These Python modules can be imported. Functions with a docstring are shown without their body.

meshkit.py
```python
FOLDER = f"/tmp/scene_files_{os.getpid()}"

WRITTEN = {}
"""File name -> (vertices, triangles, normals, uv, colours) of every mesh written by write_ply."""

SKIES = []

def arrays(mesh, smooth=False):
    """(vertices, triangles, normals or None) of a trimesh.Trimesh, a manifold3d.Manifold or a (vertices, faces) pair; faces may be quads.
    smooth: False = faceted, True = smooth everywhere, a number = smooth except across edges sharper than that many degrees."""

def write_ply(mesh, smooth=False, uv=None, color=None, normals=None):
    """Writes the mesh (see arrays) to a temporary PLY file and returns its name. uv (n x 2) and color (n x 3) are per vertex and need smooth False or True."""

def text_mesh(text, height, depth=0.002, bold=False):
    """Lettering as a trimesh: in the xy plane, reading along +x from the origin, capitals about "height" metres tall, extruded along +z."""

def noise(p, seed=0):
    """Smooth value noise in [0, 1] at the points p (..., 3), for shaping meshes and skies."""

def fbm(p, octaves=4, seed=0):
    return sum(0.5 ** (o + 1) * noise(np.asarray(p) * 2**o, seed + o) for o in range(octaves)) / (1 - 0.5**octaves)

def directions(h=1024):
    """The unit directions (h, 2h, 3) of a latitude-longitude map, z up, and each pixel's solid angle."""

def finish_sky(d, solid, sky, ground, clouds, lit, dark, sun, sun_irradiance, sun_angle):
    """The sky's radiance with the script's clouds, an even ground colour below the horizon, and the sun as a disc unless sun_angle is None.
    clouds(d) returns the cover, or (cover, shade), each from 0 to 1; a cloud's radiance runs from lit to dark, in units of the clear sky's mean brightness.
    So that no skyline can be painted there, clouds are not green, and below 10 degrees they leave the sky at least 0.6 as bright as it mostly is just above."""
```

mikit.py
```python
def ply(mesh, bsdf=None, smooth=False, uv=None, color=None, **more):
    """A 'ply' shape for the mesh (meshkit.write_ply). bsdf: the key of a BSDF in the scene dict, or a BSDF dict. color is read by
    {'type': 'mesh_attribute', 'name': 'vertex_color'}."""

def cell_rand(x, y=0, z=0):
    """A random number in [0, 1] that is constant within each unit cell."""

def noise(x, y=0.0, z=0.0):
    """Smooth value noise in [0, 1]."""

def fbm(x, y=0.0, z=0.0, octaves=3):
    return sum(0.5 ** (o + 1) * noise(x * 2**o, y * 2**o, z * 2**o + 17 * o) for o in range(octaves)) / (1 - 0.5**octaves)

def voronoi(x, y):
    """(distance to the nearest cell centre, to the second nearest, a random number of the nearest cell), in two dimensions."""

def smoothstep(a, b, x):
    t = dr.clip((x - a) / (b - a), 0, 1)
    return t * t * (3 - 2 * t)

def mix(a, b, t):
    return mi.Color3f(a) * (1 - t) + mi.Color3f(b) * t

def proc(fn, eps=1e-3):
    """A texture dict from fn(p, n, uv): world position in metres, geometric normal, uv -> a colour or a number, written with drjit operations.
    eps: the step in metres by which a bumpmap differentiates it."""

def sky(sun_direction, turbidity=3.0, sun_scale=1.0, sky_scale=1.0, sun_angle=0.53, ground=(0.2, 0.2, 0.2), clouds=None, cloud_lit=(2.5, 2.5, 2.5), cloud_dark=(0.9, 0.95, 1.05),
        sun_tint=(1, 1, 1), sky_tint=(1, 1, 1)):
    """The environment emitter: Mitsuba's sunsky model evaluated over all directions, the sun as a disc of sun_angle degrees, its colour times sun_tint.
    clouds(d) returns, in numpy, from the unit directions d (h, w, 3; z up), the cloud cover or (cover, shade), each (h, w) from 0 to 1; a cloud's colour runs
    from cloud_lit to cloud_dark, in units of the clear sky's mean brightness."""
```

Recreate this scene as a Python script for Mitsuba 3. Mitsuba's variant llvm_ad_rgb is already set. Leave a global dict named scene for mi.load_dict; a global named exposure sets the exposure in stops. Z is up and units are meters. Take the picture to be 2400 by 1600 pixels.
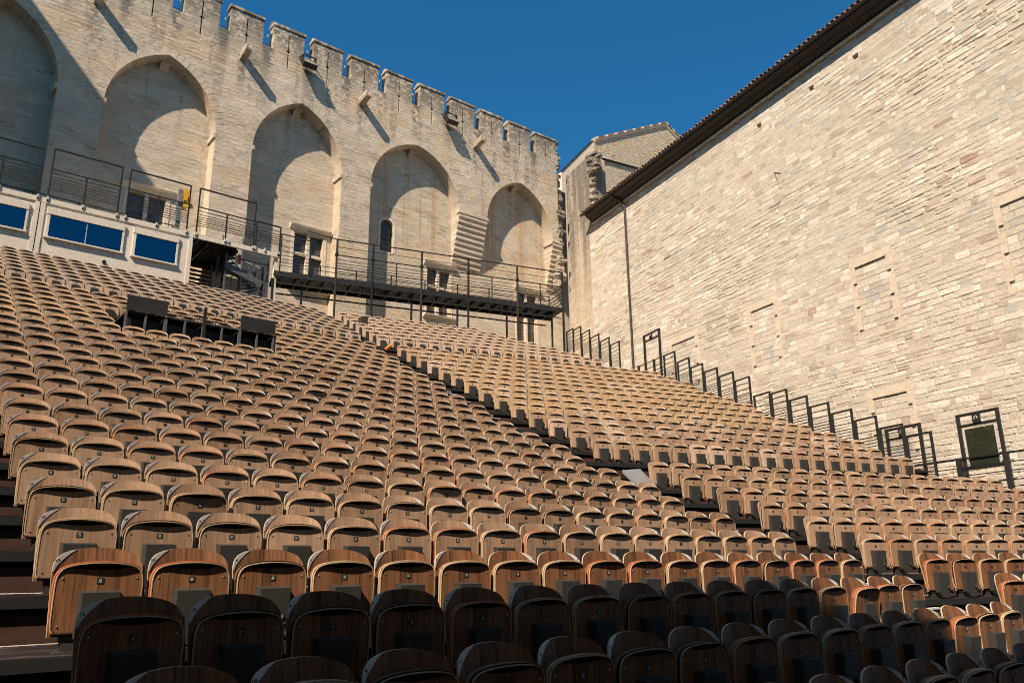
import math, random
import numpy as np, trimesh
import drjit as dr
import mitsuba as mi
import mikit, meshkit
from mikit import noise, fbm, smoothstep, mix, cell_rand, voronoi
from shapely.geometry import Polygon, box as sbox, LineString
from shapely.prepared import prep
from shapely import affinity

T = mi.ScalarTransform4f
scene, labels = {"type": "scene"}, {}
R = np.random.RandomState(7)

# ---------------------------------------------------------------- camera, sky, exposure
FPX = 1880.0
CAM = np.array([[0.77893849, -0.6271001, 0.0], [0.0, 0.0, 0.0], [0.0, 0.0, 0.0]])
def _camera():
    p, r, a0 = math.radians(15.92736562), math.radians(0.7241149), math.radians(38.85)
    fwd = np.array([0, math.cos(p), math.sin(p)]); right = np.array([1.0, 0, 0]); down = np.cross(fwd, right)
    M = np.array([right * math.cos(r) + down * math.sin(r), -right * math.sin(r) + down * math.cos(r), fwd])
    Rz = np.array([[math.cos(a0), -math.sin(a0), 0], [math.sin(a0), math.cos(a0), 0], [0, 0, 1]])
    return M @ Rz
CAM = _camera()
def proj(P):                      # world -> photograph pixel (2400 x 1600), only used to rank pieces by size
    q = np.asarray(P, float) @ CAM.T
    return np.array([1200.0, 800.0]) + FPX * q[..., :2] / np.maximum(q[..., 2:3], 1e-3)
scene["camera"] = {"type": "perspective", "fov": math.degrees(2 * math.atan(1200 / FPX)), "fov_axis": "x", "near_clip": 0.05, "far_clip": 3000.0,
                   "to_world": T().look_at(origin=[0, 0, 0], target=CAM[2].tolist(), up=(-CAM[1]).tolist())}
SUN = (-0.635, -0.32, 0.70)
scene["sky"] = mikit.sky(SUN, turbidity=2.6, sun_scale=1.0, sky_scale=0.62, sky_tint=(0.185, 0.735, 0.955), sun_tint=(1.0, 1.0, 1.08), ground=(0.25, 0.22, 0.18))
exposure = 2.5

# ---------------------------------------------------------------- helpers
class MB:
    """verts, faces and per-vertex uv; uv carries (local coordinate + 10*tone, local coordinate + 10*zone)"""
    def __init__(s): s.v, s.f, s.u, s.n = [], [], [], 0
    def add(s, v, f, uv=(0.5, 0.5)):
        v = np.asarray(v, float).reshape(-1, 3); f = np.asarray(f, int)
        if f.shape[1] == 4: f = np.vstack([f[:, [0, 1, 2]], f[:, [0, 2, 3]]])
        uv = np.asarray(uv, float)
        if uv.ndim == 1: uv = np.tile(uv, (len(v), 1))
        s.v.append(v); s.f.append(f + s.n); s.u.append(uv); s.n += len(v); return s
    def box(s, lo, hi, uv=(0.5, 0.5), M=None):
        x0, y0, z0 = lo; x1, y1, z1 = hi
        v = np.array([[x0,y0,z0],[x1,y0,z0],[x1,y1,z0],[x0,y1,z0],[x0,y0,z1],[x1,y0,z1],[x1,y1,z1],[x0,y1,z1]], float)
        if M is not None: v = v @ M[:3, :3].T + M[:3, 3]
        return s.add(v, [[0,3,2,1],[4,5,6,7],[0,1,5,4],[1,2,6,5],[2,3,7,6],[3,0,4,7]], uv)
    def bar(s, a, b, w, h=None, uv=(0.5, 0.5), up=(0, 0, 1)):
        a, b = np.asarray(a, float), np.asarray(b, float); h = h or w
        d = b - a; L = np.linalg.norm(d); d /= L
        upv = np.asarray(up, float)
        if abs(d @ upv) > 0.95: upv = np.array([1.0, 0, 0]) if abs(d[0]) < .9 else np.array([0, 1.0, 0])
        x = np.cross(d, upv); x /= np.linalg.norm(x); y = np.cross(x, d)
        c = [a + sx * x * w / 2 + sy * y * h / 2 for sx, sy in ((-1,-1),(1,-1),(1,1),(-1,1))]
        v = np.array(c + [p + d * L for p in c])
        return s.add(v, [[0,1,2,3],[7,6,5,4],[0,4,5,1],[1,5,6,2],[2,6,7,3],[3,7,4,0]], uv)
    def tube(s, pts, r, sides=8, uv=(0.5, 0.5)):
        p = np.asarray(pts, float); t = np.gradient(p, axis=0); t /= np.linalg.norm(t, axis=1, keepdims=True)
        ref = np.array([0, 0, 1.0]) if abs(t[0][2]) < .9 else np.array([1.0, 0, 0])
        a = []
        for q in t:                                     # parallel transport
            c = (np.cross(q, ref) if not a else a[-1] - q * (a[-1] @ q)); a.append(c / np.linalg.norm(c))
        a = np.array(a); b = np.cross(t, a)
        g = np.arange(sides) * 2 * np.pi / sides; r = np.broadcast_to(r, (len(p),))
        v = p[:, None] + r[:, None, None] * (np.cos(g)[None, :, None] * a[:, None] + np.sin(g)[None, :, None] * b[:, None])
        n = len(p); i, j = np.meshgrid(np.arange(n - 1), np.arange(sides), indexing="ij")
        q = np.stack([i*sides+j, i*sides+(j+1)%sides, (i+1)*sides+(j+1)%sides, (i+1)*sides+j], -1).reshape(-1, 4)
        s.add(v.reshape(-1, 3), q, uv)
        for k in (0, n - 1):
            c = np.vstack([v[k], p[k][None]]); jj = np.arange(sides)
            s.add(c, np.stack([jj, (jj + 1) % sides, np.full(sides, sides)], 1), uv)
        return s
    def prism(s, poly, fn, d0, d1, uv=(0.5, 0.5)):
        """shapely polygon(s) in (a, b) extruded from depth d0 to d1; fn(a, b, d) -> world"""
        for g in getattr(poly, "geoms", [poly]):
            if g.is_empty or g.area < 1e-5: continue
            m = trimesh.creation.extrude_polygon(g, 1.0, engine="earcut")
            v = np.array(m.vertices)
            s.add(fn(v[:, 0], v[:, 1], d0 + (d1 - d0) * v[:, 2]), m.faces, uv)
        return s
    def grid(s, P, uv):            # P (m, n, 3), uv (m, n, 2)
        m, n = P.shape[:2]; i, j = np.meshgrid(np.arange(m - 1), np.arange(n - 1), indexing="ij")
        q = np.stack([i*n+j, i*n+j+1, (i+1)*n+j+1, (i+1)*n+j], -1).reshape(-1, 4)
        return s.add(P.reshape(-1, 3), q, np.asarray(uv).reshape(-1, 2))
    def mesh(s, trim, M=None, uv=(0.5, 0.5)):
        v = np.array(trim.vertices)
        if M is not None: v = v @ M[:3, :3].T + M[:3, 3]
        return s.add(v, trim.faces, uv)
    def arrays(s): return np.vstack(s.v), np.vstack(s.f), np.vstack(s.u)

def ply(mb, m, smooth=False):
    v, f, u = mb.arrays()
    return mikit.ply((v, f), m, smooth=smooth, uv=u)

used = {}
def key(name, parent=None):
    full = name if parent is None else parent + "__" + name
    used[full] = used.get(full, 0) + 1
    return full if used[full] == 1 else f"{full}_{used[full]-1:03d}"
def obj(name, mb, m, parent=None, smooth=False, to_world=None, label=None, kind=None, cat=None, group=None):
    k = key(name, parent)
    d = dict(mb) if isinstance(mb, dict) else ply(mb, m, smooth)
    if to_world is not None: d["to_world"] = to_world
    scene[k] = d
    info(k, label, cat, group, kind); return k
def info(k, label=None, cat=None, group=None, kind=None):
    e = {a: b for a, b in (("label", label), ("category", cat), ("group", group), ("kind", kind)) if b}
    if e: labels[k] = e
def thing(name, label, cat, group=None):
    k = key(name); info(k, label, cat, group); return k
ORD = "first second third fourth fifth sixth seventh eighth ninth tenth eleventh twelfth thirteenth fourteenth fifteenth sixteenth seventeenth eighteenth nineteenth twentieth".split()
ORD += ["twenty-" + o for o in ORD[:9]] + ["thirtieth"] + ["thirty-" + o for o in ORD[:9]]

# ---------------------------------------------------------------- materials
def mat(name, d): scene[name] = d; return name
def rgb(*c): return {"type": "rgb", "value": list(c)}
def diff(name, fn, rough=0.8, spec=0.25, bump=None, bscale=0.01, eps=2e-3):
    b = {"type": "principled", "base_color": mikit.proc(fn) if callable(fn) else rgb(*fn), "roughness": rough, "specular": spec}
    if bump is not None: b = {"type": "bumpmap", "tex": mikit.proc(bump, eps=eps), "scale": bscale, "bsdf": b}
    return mat(name, {"type": "twosided", "bsdf": b})

def wood_fn(p, n, uv):
    tone, x = dr.floor(uv.x * 0.1), uv.x - 10 * dr.floor(uv.x * 0.1) - 5
    zone, z = dr.floor(uv.y * 0.1), uv.y - 10 * dr.floor(uv.y * 0.1) - 5
    s = tone * 3.7 + 13 * dr.floor(noise(p.x * 1.7, p.y * 1.1, 0.3) * 6)
    plank = cell_rand(dr.floor((x + 0.01 * noise(z * 6, s)) * 16.0 + s), s)
    g = fbm(x * 95 + 3 * noise(z * 3, s), z * 5 + s, s, octaves=3)
    f = fbm(x * 420, z * 16, s, octaves=2)
    streak = smoothstep(0.60, 0.78, noise(x * 150 + 2 * noise(z * 2, s), z * 1.6, s + 5))
    v = 0.62 + 0.34 * plank + 0.75 * (g - 0.5) + 0.30 * (f - 0.5) - 0.22 * streak
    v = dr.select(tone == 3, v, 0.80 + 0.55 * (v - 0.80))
    seat = noise(p.x * 1.5 + 7, p.y * 1.05, p.z * 0.6)
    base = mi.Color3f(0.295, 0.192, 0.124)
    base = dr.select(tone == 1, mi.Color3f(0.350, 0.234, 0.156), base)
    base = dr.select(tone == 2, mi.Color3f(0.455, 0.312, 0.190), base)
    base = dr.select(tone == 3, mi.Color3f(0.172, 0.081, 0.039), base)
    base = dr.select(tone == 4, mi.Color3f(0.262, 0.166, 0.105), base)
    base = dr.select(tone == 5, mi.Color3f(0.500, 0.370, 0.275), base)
    c = base * (v * (0.86 + 0.28 * seat) * 1.22)
    cream = mi.Color3f(0.45, 0.345, 0.215) * (0.85 + 0.3 * f)
    orange = mi.Color3f(0.46, 0.12, 0.045) * (0.9 + 0.2 * f)
    dark = mi.Color3f(0.020, 0.012, 0.009)  # near-black for dark rims, and for shade painted into the lip cavity
    c = dr.select(zone == 1, cream, c); c = dr.select(zone == 2, orange, c); c = dr.select(zone == 3, dr.select((tone == 2) | (tone == 5), mi.Color3f(0.105, 0.066, 0.034), dr.select(tone == 1, mi.Color3f(0.06, 0.036, 0.022), dark)), c)  # painted cavity shade is browner on the upper-row tones
    return c
mat("wood", {"type": "twosided", "bsdf": {"type": "principled", "base_color": mikit.proc(wood_fn), "roughness": 0.6, "specular": 0.16}})
diff("hinge_grey", lambda p, n, uv: mi.Color3f(0.032, 0.031, 0.0285) * (0.8 + 0.4 * fbm(p.x * 40, p.y * 40, p.z * 40)), 0.5, 0.4)
diff("steel_dark", lambda p, n, uv: mi.Color3f(0.013, 0.014, 0.014) * (0.75 + 0.5 * fbm(p.x * 9, p.y * 9, p.z * 9)), 0.5, 0.4)
diff("steel_grey", lambda p, n, uv: mi.Color3f(0.16, 0.17, 0.175) * (0.75 + 0.5 * fbm(p.x * 9, p.y * 9, p.z * 9)), 0.45, 0.5)
diff("steel_pale", lambda p, n, uv: mi.Color3f(0.42, 0.42, 0.41) * (0.8 + 0.4 * fbm(p.x * 9, p.y * 9, p.z * 9)), 0.45, 0.5)
mat("badge", {"type": "twosided", "bsdf": {"type": "principled", "base_color": rgb(0.40, 0.395, 0.38), "metallic": 0.0, "roughness": 0.4, "specular": 0.5}})
mat("chrome", {"type": "twosided", "bsdf": {"type": "principled", "base_color": rgb(0.75, 0.74, 0.72), "metallic": 1.0, "roughness": 0.2}})
diff("ink", (0.015, 0.015, 0.015), 0.6)
diff("plate_green", (0.018, 0.026, 0.022), 0.5)
diff("glyph", (0.42, 0.45, 0.43), 0.6)
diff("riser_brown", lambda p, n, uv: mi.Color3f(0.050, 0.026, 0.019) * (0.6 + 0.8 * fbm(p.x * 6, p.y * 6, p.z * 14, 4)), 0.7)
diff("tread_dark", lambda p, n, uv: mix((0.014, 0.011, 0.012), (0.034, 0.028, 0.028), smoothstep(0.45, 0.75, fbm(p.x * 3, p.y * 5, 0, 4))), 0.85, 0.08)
diff("near_black", (0.006, 0.006, 0.006), 0.9, 0.05)
diff("fascia_mat", (0.016, 0.017, 0.017), 0.55, 0.3)
diff("steel_mid", lambda p, n, uv: mi.Color3f(0.075, 0.082, 0.09) * (0.7 + 0.6 * fbm(p.x * 9, p.y * 9, p.z * 9)), 0.45, 0.5)
diff("alu", (0.55, 0.55, 0.55), 0.4, 0.5)
diff("ground_mat", lambda p, n, uv: mi.Color3f(0.30, 0.27, 0.23) * (0.7 + 0.6 * fbm(p.x * 0.8, p.y * 0.8, 0, 5)), 0.9)

def stone_bump(p, n, uv):
    return fbm(p.x * 9, p.y * 9, p.z * 11, 4) + 0.35 * fbm(p.x * 42, p.y * 42, p.z * 46, 2)
def hall_fn(p, n, uv):
    i, zone = uv.x, uv.y
    a = cell_rand(i * 997.0, 3); b = cell_rand(i * 997.0, 11)
    lo = fbm(p.x * 0.35 + 5, p.y * 0.35, p.z * 0.45, 3)
    fine = fbm(p.x * 13, p.y * 13, p.z * 15, 4); mid = fbm(p.x * 3.1, p.y * 3.1, p.z * 4.0, 4)
    c = mix((0.55, 0.49, 0.40), (0.605, 0.55, 0.462), a)
    c = dr.select(b > 0.97, mi.Color3f(0.45, 0.37, 0.295), c)
    c = dr.select((b > 0.92) & (b <= 0.97), mi.Color3f(0.49, 0.42, 0.335), c)
    c = dr.select((b > 0.85) & (b <= 0.91), mi.Color3f(0.47, 0.45, 0.40), c)
    c = dr.select(b < 0.17, mi.Color3f(0.68, 0.635, 0.545), c)
    c = dr.select((b > 0.845) & (b <= 0.848), mi.Color3f(0.44, 0.31, 0.23), c)
    mort = mi.Color3f(0.50, 0.44, 0.352)
    c = dr.select(zone > 0.5, mort, c)
    c = mix(c, mi.Color3f(0.575, 0.512, 0.418), smoothstep(0.55, 0.74, mid) * 0.6)                       # lime wash left on the face
    c = c * (0.80 + 0.22 * lo + 0.42 * (fine - 0.5) + 0.12 * (mid - 0.5))
    grey = smoothstep(0.56, 0.74, fbm(p.x * 0.55 + 31, p.y * 0.55, p.z * 0.9, 4)) * smoothstep(12.0, 4.0, p.z)
    c = mix(c, c * mi.Color3f(0.74, 0.73, 0.70), grey * 0.7)
    damp = smoothstep(0.5, 0.72, fbm(p.x * 0.3 + 2, p.y * 0.3 + 9, p.z * 0.12, 3)) * smoothstep(9.0, 2.0, p.y - 0.25 * p.z + 2)
    return mix(c, c * mi.Color3f(0.80, 0.80, 0.77), damp * 1.0)
diff("hall_stone", hall_fn, 0.9, 0.15, stone_bump, 0.012)

def facade_fn(p, n, uv):
    i, zone = uv.x, uv.y
    a = cell_rand(i * 997.0, 3); b = cell_rand(i * 997.0, 11)
    fine = fbm(p.x * 12, p.y * 12, p.z * 15, 4); mid = fbm(p.x * 1.3, p.y * 2.0, p.z * 1.8, 4)
    c = mix((0.485, 0.418, 0.322), (0.535, 0.468, 0.370), a)
    c = dr.select(b > 0.93, mi.Color3f(0.47, 0.42, 0.335), c)
    c = dr.select(b < 0.08, mi.Color3f(0.56, 0.50, 0.41), c)
    c = dr.select(zone > 0.5, mi.Color3f(0.475, 0.408, 0.312), c)
    c = c * (0.93 + 0.34 * (mid - 0.5) + 0.34 * (fine - 0.5))
    c = mix(c, c * mi.Color3f(1.06, 0.93, 0.78), smoothstep(0.5, 0.72, fbm(p.x * 0.5 + 3, p.y, p.z * 0.8, 4)) * 0.6)
    # grey patina: merlons, below the embrasures and running down in streaks
    st = fbm(p.x * 2.2, 0.0, p.z * 0.16, 4); sp = fbm(p.x * 6, p.y * 3, p.z * 5, 4)
    top = smoothstep(25.2, 27.9, p.z)
    cren = dr.abs(((p.x - 7.16) / 2.269 + 0.5) - dr.floor((p.x - 7.16) / 2.269 + 0.5) - 0.5) * 2
    run = smoothstep(0.62, 0.95, cren) * smoothstep(23.6, 26.3, p.z) * (1 - smoothstep(26.5, 26.7, p.z))
    g = dr.clip(top * smoothstep(0.30, 0.54, 0.6 * sp + 0.4 * st) * 1.0 + run * smoothstep(0.34, 0.52, 0.5 * st + 0.5 * sp) * 1.0, 0, 1)
    g = dr.maximum(g, smoothstep(0.55, 0.70, st) * smoothstep(17.0, 25.5, p.z) * 0.55 * smoothstep(0.3, 0.6, sp))
    # dark run-off under each water spout
    for sx in (4.84, 11.62, 18.36, 26.27):
        d = dr.abs(p.x - sx + 0.06 * noise(p.z * 2, sx))
        g = dr.maximum(g, smoothstep(0.32, 0.05, d) * smoothstep(22.6, 24.8, p.z) * (1 - smoothstep(25.3, 25.6, p.z)) * smoothstep(0.25, 0.6, sp) * 0.95)
    c = mix(c, mi.Color3f(0.13, 0.122, 0.105) * (0.7 + 0.6 * fine), g * 0.86)
    # rusty runs inside the two right-hand bays
    rust = smoothstep(0.60, 0.74, fbm(p.x * 3.1 + 2, 0.0, p.z * 0.10, 3)) * smoothstep(36.6, 36.8, p.y) * smoothstep(16, 19, p.z) * smoothstep(18.0, 21.0, p.x)
    c = mix(c, mi.Color3f(0.40, 0.255, 0.15), rust * 0.6)
    # worn, crumbled patches
    worn = smoothstep(0.50, 0.66, fbm(p.x * 0.9 + 40, p.y, p.z * 1.3, 4)) * smoothstep(0.52, 0.60, fbm(p.x * 2.2, 0.0, p.z * 11, 3))
    return mix(c, c * mi.Color3f(0.55, 0.53, 0.50), worn * 0.55)
diff("facade_stone", facade_fn, 0.9, 0.15, stone_bump, 0.012)
diff("dressed", lambda p, n, uv: mi.Color3f(0.555, 0.48, 0.375) * (0.78 + 0.30 * fbm(p.x * 4, p.y * 4, p.z * 4, 4) + 0.2 * fbm(p.x * 25, p.y * 25, p.z * 25, 2)), 0.9, 0.15, stone_bump, 0.007)
def grime_fn(p, n, uv):
    st = fbm(p.x * 3.0, p.y * 3.0, p.z * 0.15, 4); sp = fbm(p.x * 7, p.y * 7, p.z * 7, 4)
    c = mix((0.45, 0.375, 0.28), (0.50, 0.435, 0.34), cell_rand(uv.x * 997.0, 3)) * (0.7 + 0.6 * sp)
    g = smoothstep(0.42, 0.62, 0.65 * st + 0.35 * sp + 0.10 * smoothstep(18, 26, p.z)) * smoothstep(14, 22, p.z)
    return mix(c, mi.Color3f(0.12, 0.115, 0.10) * (0.7 + 0.6 * sp), g * 0.8)
diff("pier_stone", grime_fn, 0.9, 0.15, stone_bump, 0.012)
def rubble_fn(p, n, uv):
    d, e, r = voronoi(p.x * 2.6, p.z * 4.2)
    c = mix((0.42, 0.35, 0.26), (0.52, 0.45, 0.35), r)
    c = dr.select(r > 0.93, mi.Color3f(0.56, 0.38, 0.17), c)
    return c * (0.72 + 0.28 * smoothstep(0.02, 0.16, e - d) + 0.35 * (fbm(p.x * 9, p.y * 9, p.z * 9, 3) - 0.5))
def rubble_bump(p, n, uv):
    d, e, r = voronoi(p.x * 2.6, p.z * 4.2)
    return smoothstep(0.0, 0.25, e - d) * (0.5 + r) + 0.4 * fbm(p.x * 16, p.y * 16, p.z * 16, 3)
diff("rubble", rubble_fn, 0.9, 0.15, rubble_bump, 0.05)
def tile_fn(p, n, uv):
    a = cell_rand(uv.x * 997.0, 5)
    c = mix((0.17, 0.095, 0.062), (0.30, 0.185, 0.125), a)
    return mix(c, (0.10, 0.09, 0.075), smoothstep(0.45, 0.7, fbm(p.x * 6, p.y * 6, p.z * 6, 3))) * (0.7 + 0.6 * fbm(p.x * 20, p.y * 20, p.z * 20, 2))
diff("tile", tile_fn, 0.85)
diff("gutter", (0.035, 0.026, 0.022), 0.5, 0.4)
diff("pipe_brown", lambda p, n, uv: mi.Color3f(0.045, 0.031, 0.025) * (0.7 + 0.6 * fbm(p.x * 12, p.y * 12, p.z * 2, 3)), 0.55, 0.4)
diff("cabin_white", lambda p, n, uv: mi.Color3f(0.60, 0.55, 0.455) * (0.86 + 0.16 * fbm(p.x * 1.4, 3.0, p.z * 0.7, 4) + 0.10 * fbm(p.x * 14, p.y * 14, p.z * 4, 3)), 0.5, 0.4)
mat("blue_glass", {"type": "twosided", "bsdf": {"type": "roughconductor", "alpha": 0.03, "eta": rgb(0.0, 0.0, 0.0), "k": rgb(1.0, 1.0, 1.0), "specular_reflectance": rgb(0.03, 0.13, 0.19)}})
def leaded_fn(p, n, uv):
    u = p.x * 7.0; v = p.z * 5.0
    g1 = dr.abs(u + v - dr.floor(u + v) - 0.5); g2 = dr.abs(u - v - dr.floor(u - v) - 0.5)
    line = dr.maximum(smoothstep(0.40, 0.46, g1), smoothstep(0.40, 0.46, g2))
    r = cell_rand(dr.floor(u + v), dr.floor(u - v))
    return mix(mi.Color3f(0.020, 0.019, 0.017) * (0.5 + 2.2 * r), (0.16, 0.13, 0.10), line)
diff("leaded", leaded_fn, 0.3, 0.5)
diff("yellow", (0.62, 0.33, 0.02), 0.5, 0.4); diff("red", (0.45, 0.03, 0.03), 0.5, 0.4); diff("orange_plastic", (0.75, 0.20, 0.04), 0.5, 0.4)
diff("magenta", (0.35, 0.02, 0.30), 0.6)
diff("board_black", lambda p, n, uv: mi.Color3f(0.017, 0.017, 0.018) * (0.6 + 1.0 * fbm(p.x * 7, p.y * 7, p.z * 3, 4)), 0.6, 0.3)
diff("board_green", lambda p, n, uv: mi.Color3f(0.020, 0.024, 0.013) * (0.7 + 0.8 * fbm(p.x * 5, p.y * 5, p.z * 5, 4)), 0.5, 0.3)
diff("chalk", (0.055, 0.055, 0.035), 0.8)
diff("ochre_scrawl", (0.10, 0.075, 0.012), 0.8)
diff("lamp_glass", lambda p, n, uv: mi.Color3f(0.30, 0.29, 0.26) * (0.6 + 0.4 * smoothstep(0.2, 0.4, dr.abs(p.x * 14 - dr.floor(p.x * 14) - 0.5))), 0.25, 0.5)
diff("cone_brown", lambda p, n, uv: mi.Color3f(0.10, 0.068, 0.038) * (0.6 + 0.8 * fbm(p.x * 8, p.y * 8, p.z * 8, 3)), 0.9)

# ---------------------------------------------------------------- grandstand profile (plaque height of each row)
RY = [2.44 + 0.945 * k for k in range(3)] + [5.29, 6.20, 7.145, 8.075, 9.0, 9.94, 10.86, 11.82, 12.76, 13.66, 14.59, 15.51, 16.42, 17.33, 18.25, 19.17, 20.085] + [21.0, 21.91, 22.82, 23.73, 24.65] + [25.92 + 0.9 * i for i in range(7)]
RZ = [-0.74, -0.54, -0.287, -0.025, 0.272, 0.575, 0.88, 1.20, 1.535, 1.875, 2.245, 2.62, 2.99, 3.385, 3.785, 4.185, 4.575, 4.97, 5.385, 5.795, 6.20, 6.61, 7.02, 7.43, 7.85] + [8.44 + 0.41 * i for i in range(7)]
RZ = [z - (0.06 if 20 <= k <= 24 else 0.035 if 14 <= k < 20 else -0.04 - 0.01 * (k - 25) if k >= 25 else 0) for k, z in enumerate(RZ)]
NR = len(RY); TREAD = 0.39; S = 0.52
BAZ = math.radians(-14.5); BD = np.array([math.cos(BAZ), math.sin(BAZ)])
def a_end(k): return 9.5 + 0.183 * (k - 4)
def bend(k): return np.array([12.16 + 0.17 * (k - 14), RY[k]])
def b_start(k): return np.array([13.13 + 0.17 * (k - 14) - (0.5 if k >= 25 else 0.021 * max(k - 13, 0) + 0.03 * max(6 - k, 0)), RY[k] - 0.25 + (0.12 if k >= 25 else 0)])
def b_len(k):                                    # distance along the B row to its last seat
    s = b_start(k)
    if k >= 25: x_end = 23.34 - (k - 25) * 0.32
    else:
        # line of row ends
        p0, az = np.array([21.81, 10.11]), math.radians(73.8)
        if k <= 9: p0 = p0 + np.array([0.87, 0.0])
        e = np.array([math.cos(az), math.sin(az)])
        M = np.array([BD, -e]).T; q = np.linalg.solve(M, p0 - s); return q[0]
    return (x_end - s[0]) / BD[0]

# ---------------------------------------------------------------- out-of-frame court that casts the shade (plain masses)
gy = MB().box((-300, -300, -2.6), (300, 300, -2.2))
obj("ground", gy, "ground_mat", label="pale gravel court floor beneath the seating stand", kind="structure")
def xz(y): return lambda a, b, d: np.stack([a, np.full_like(a, y) + d, b], -1)
stage = Polygon([(-42, -2.2), (24, -2.2), (24, 23.5), (-14.2, 23.5), (-18.2, 27.9), (-42, 27.9)])
k = thing("stage_wall", "tall pale stone wall behind the camera that shades the front rows", "wall")
obj("wall", MB().prism(stage, xz(-8), -1.5, 0), "dressed", k)
k = thing("side_wing", "unseen stone wing closing the left side, made tall to cut sky light", "building")
obj("wall", MB().box((-30, -8, -2.2), (-25, 27, 26)), "dressed", k)  # out of view; height raised to dim sky light in the shade
k = thing("corner_tower", "stone tower left of the battlemented wall that shades its left bay", "tower")
obj("wall", MB().box((-16, 29.55, -2.2), (-6, 36.0, 33.4)), "dressed", k)

# ---------------------------------------------------------------- stone laying
def courses(a0, a1, z0, z1, hr, lr, seed, wob=0.0):
    r = np.random.RandomState(seed); z = z0
    while z < z1:
        h = r.uniform(*hr); a = a0 - r.uniform(0, lr[1])
        while a < a1:
            l = r.uniform(*lr) * (0.8 if r.rand() < .2 else 1.0)
            yield a, a + l, z, z + h
            a += l
        z += h
def stone(mb, fn, a0, a1, z0, z1, joint, bev, dep, r, uid, base=-0.006, rough=0.0):
    j = joint / 2; w = r.uniform(-rough, rough, 8)
    lo = [(a0+j, z0+j), (a1-j, z0+j), (a1-j, z1-j), (a0+j, z1-j)]
    hi = [(a0+j+bev+abs(w[0]), z0+j+bev+abs(w[1])), (a1-j-bev-abs(w[2]), z0+j+bev+abs(w[3])), (a1-j-bev-abs(w[4]), z1-j-bev-abs(w[5])), (a0+j+bev+abs(w[6]), z1-j-bev-abs(w[7]))]
    A = np.array([q[0] for q in lo + hi]); B = np.array([q[1] for q in lo + hi])
    D = np.array([base] * 4 + list(dep + r.uniform(-1, 1, 4) * min(dep, .02) * 0.25))
    return mb.add(fn(A, B, D), [[4,5,6,7],[0,1,5,4],[1,2,6,5],[2,3,7,6],[3,0,4,7]], (uid, 0.0))
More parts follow.
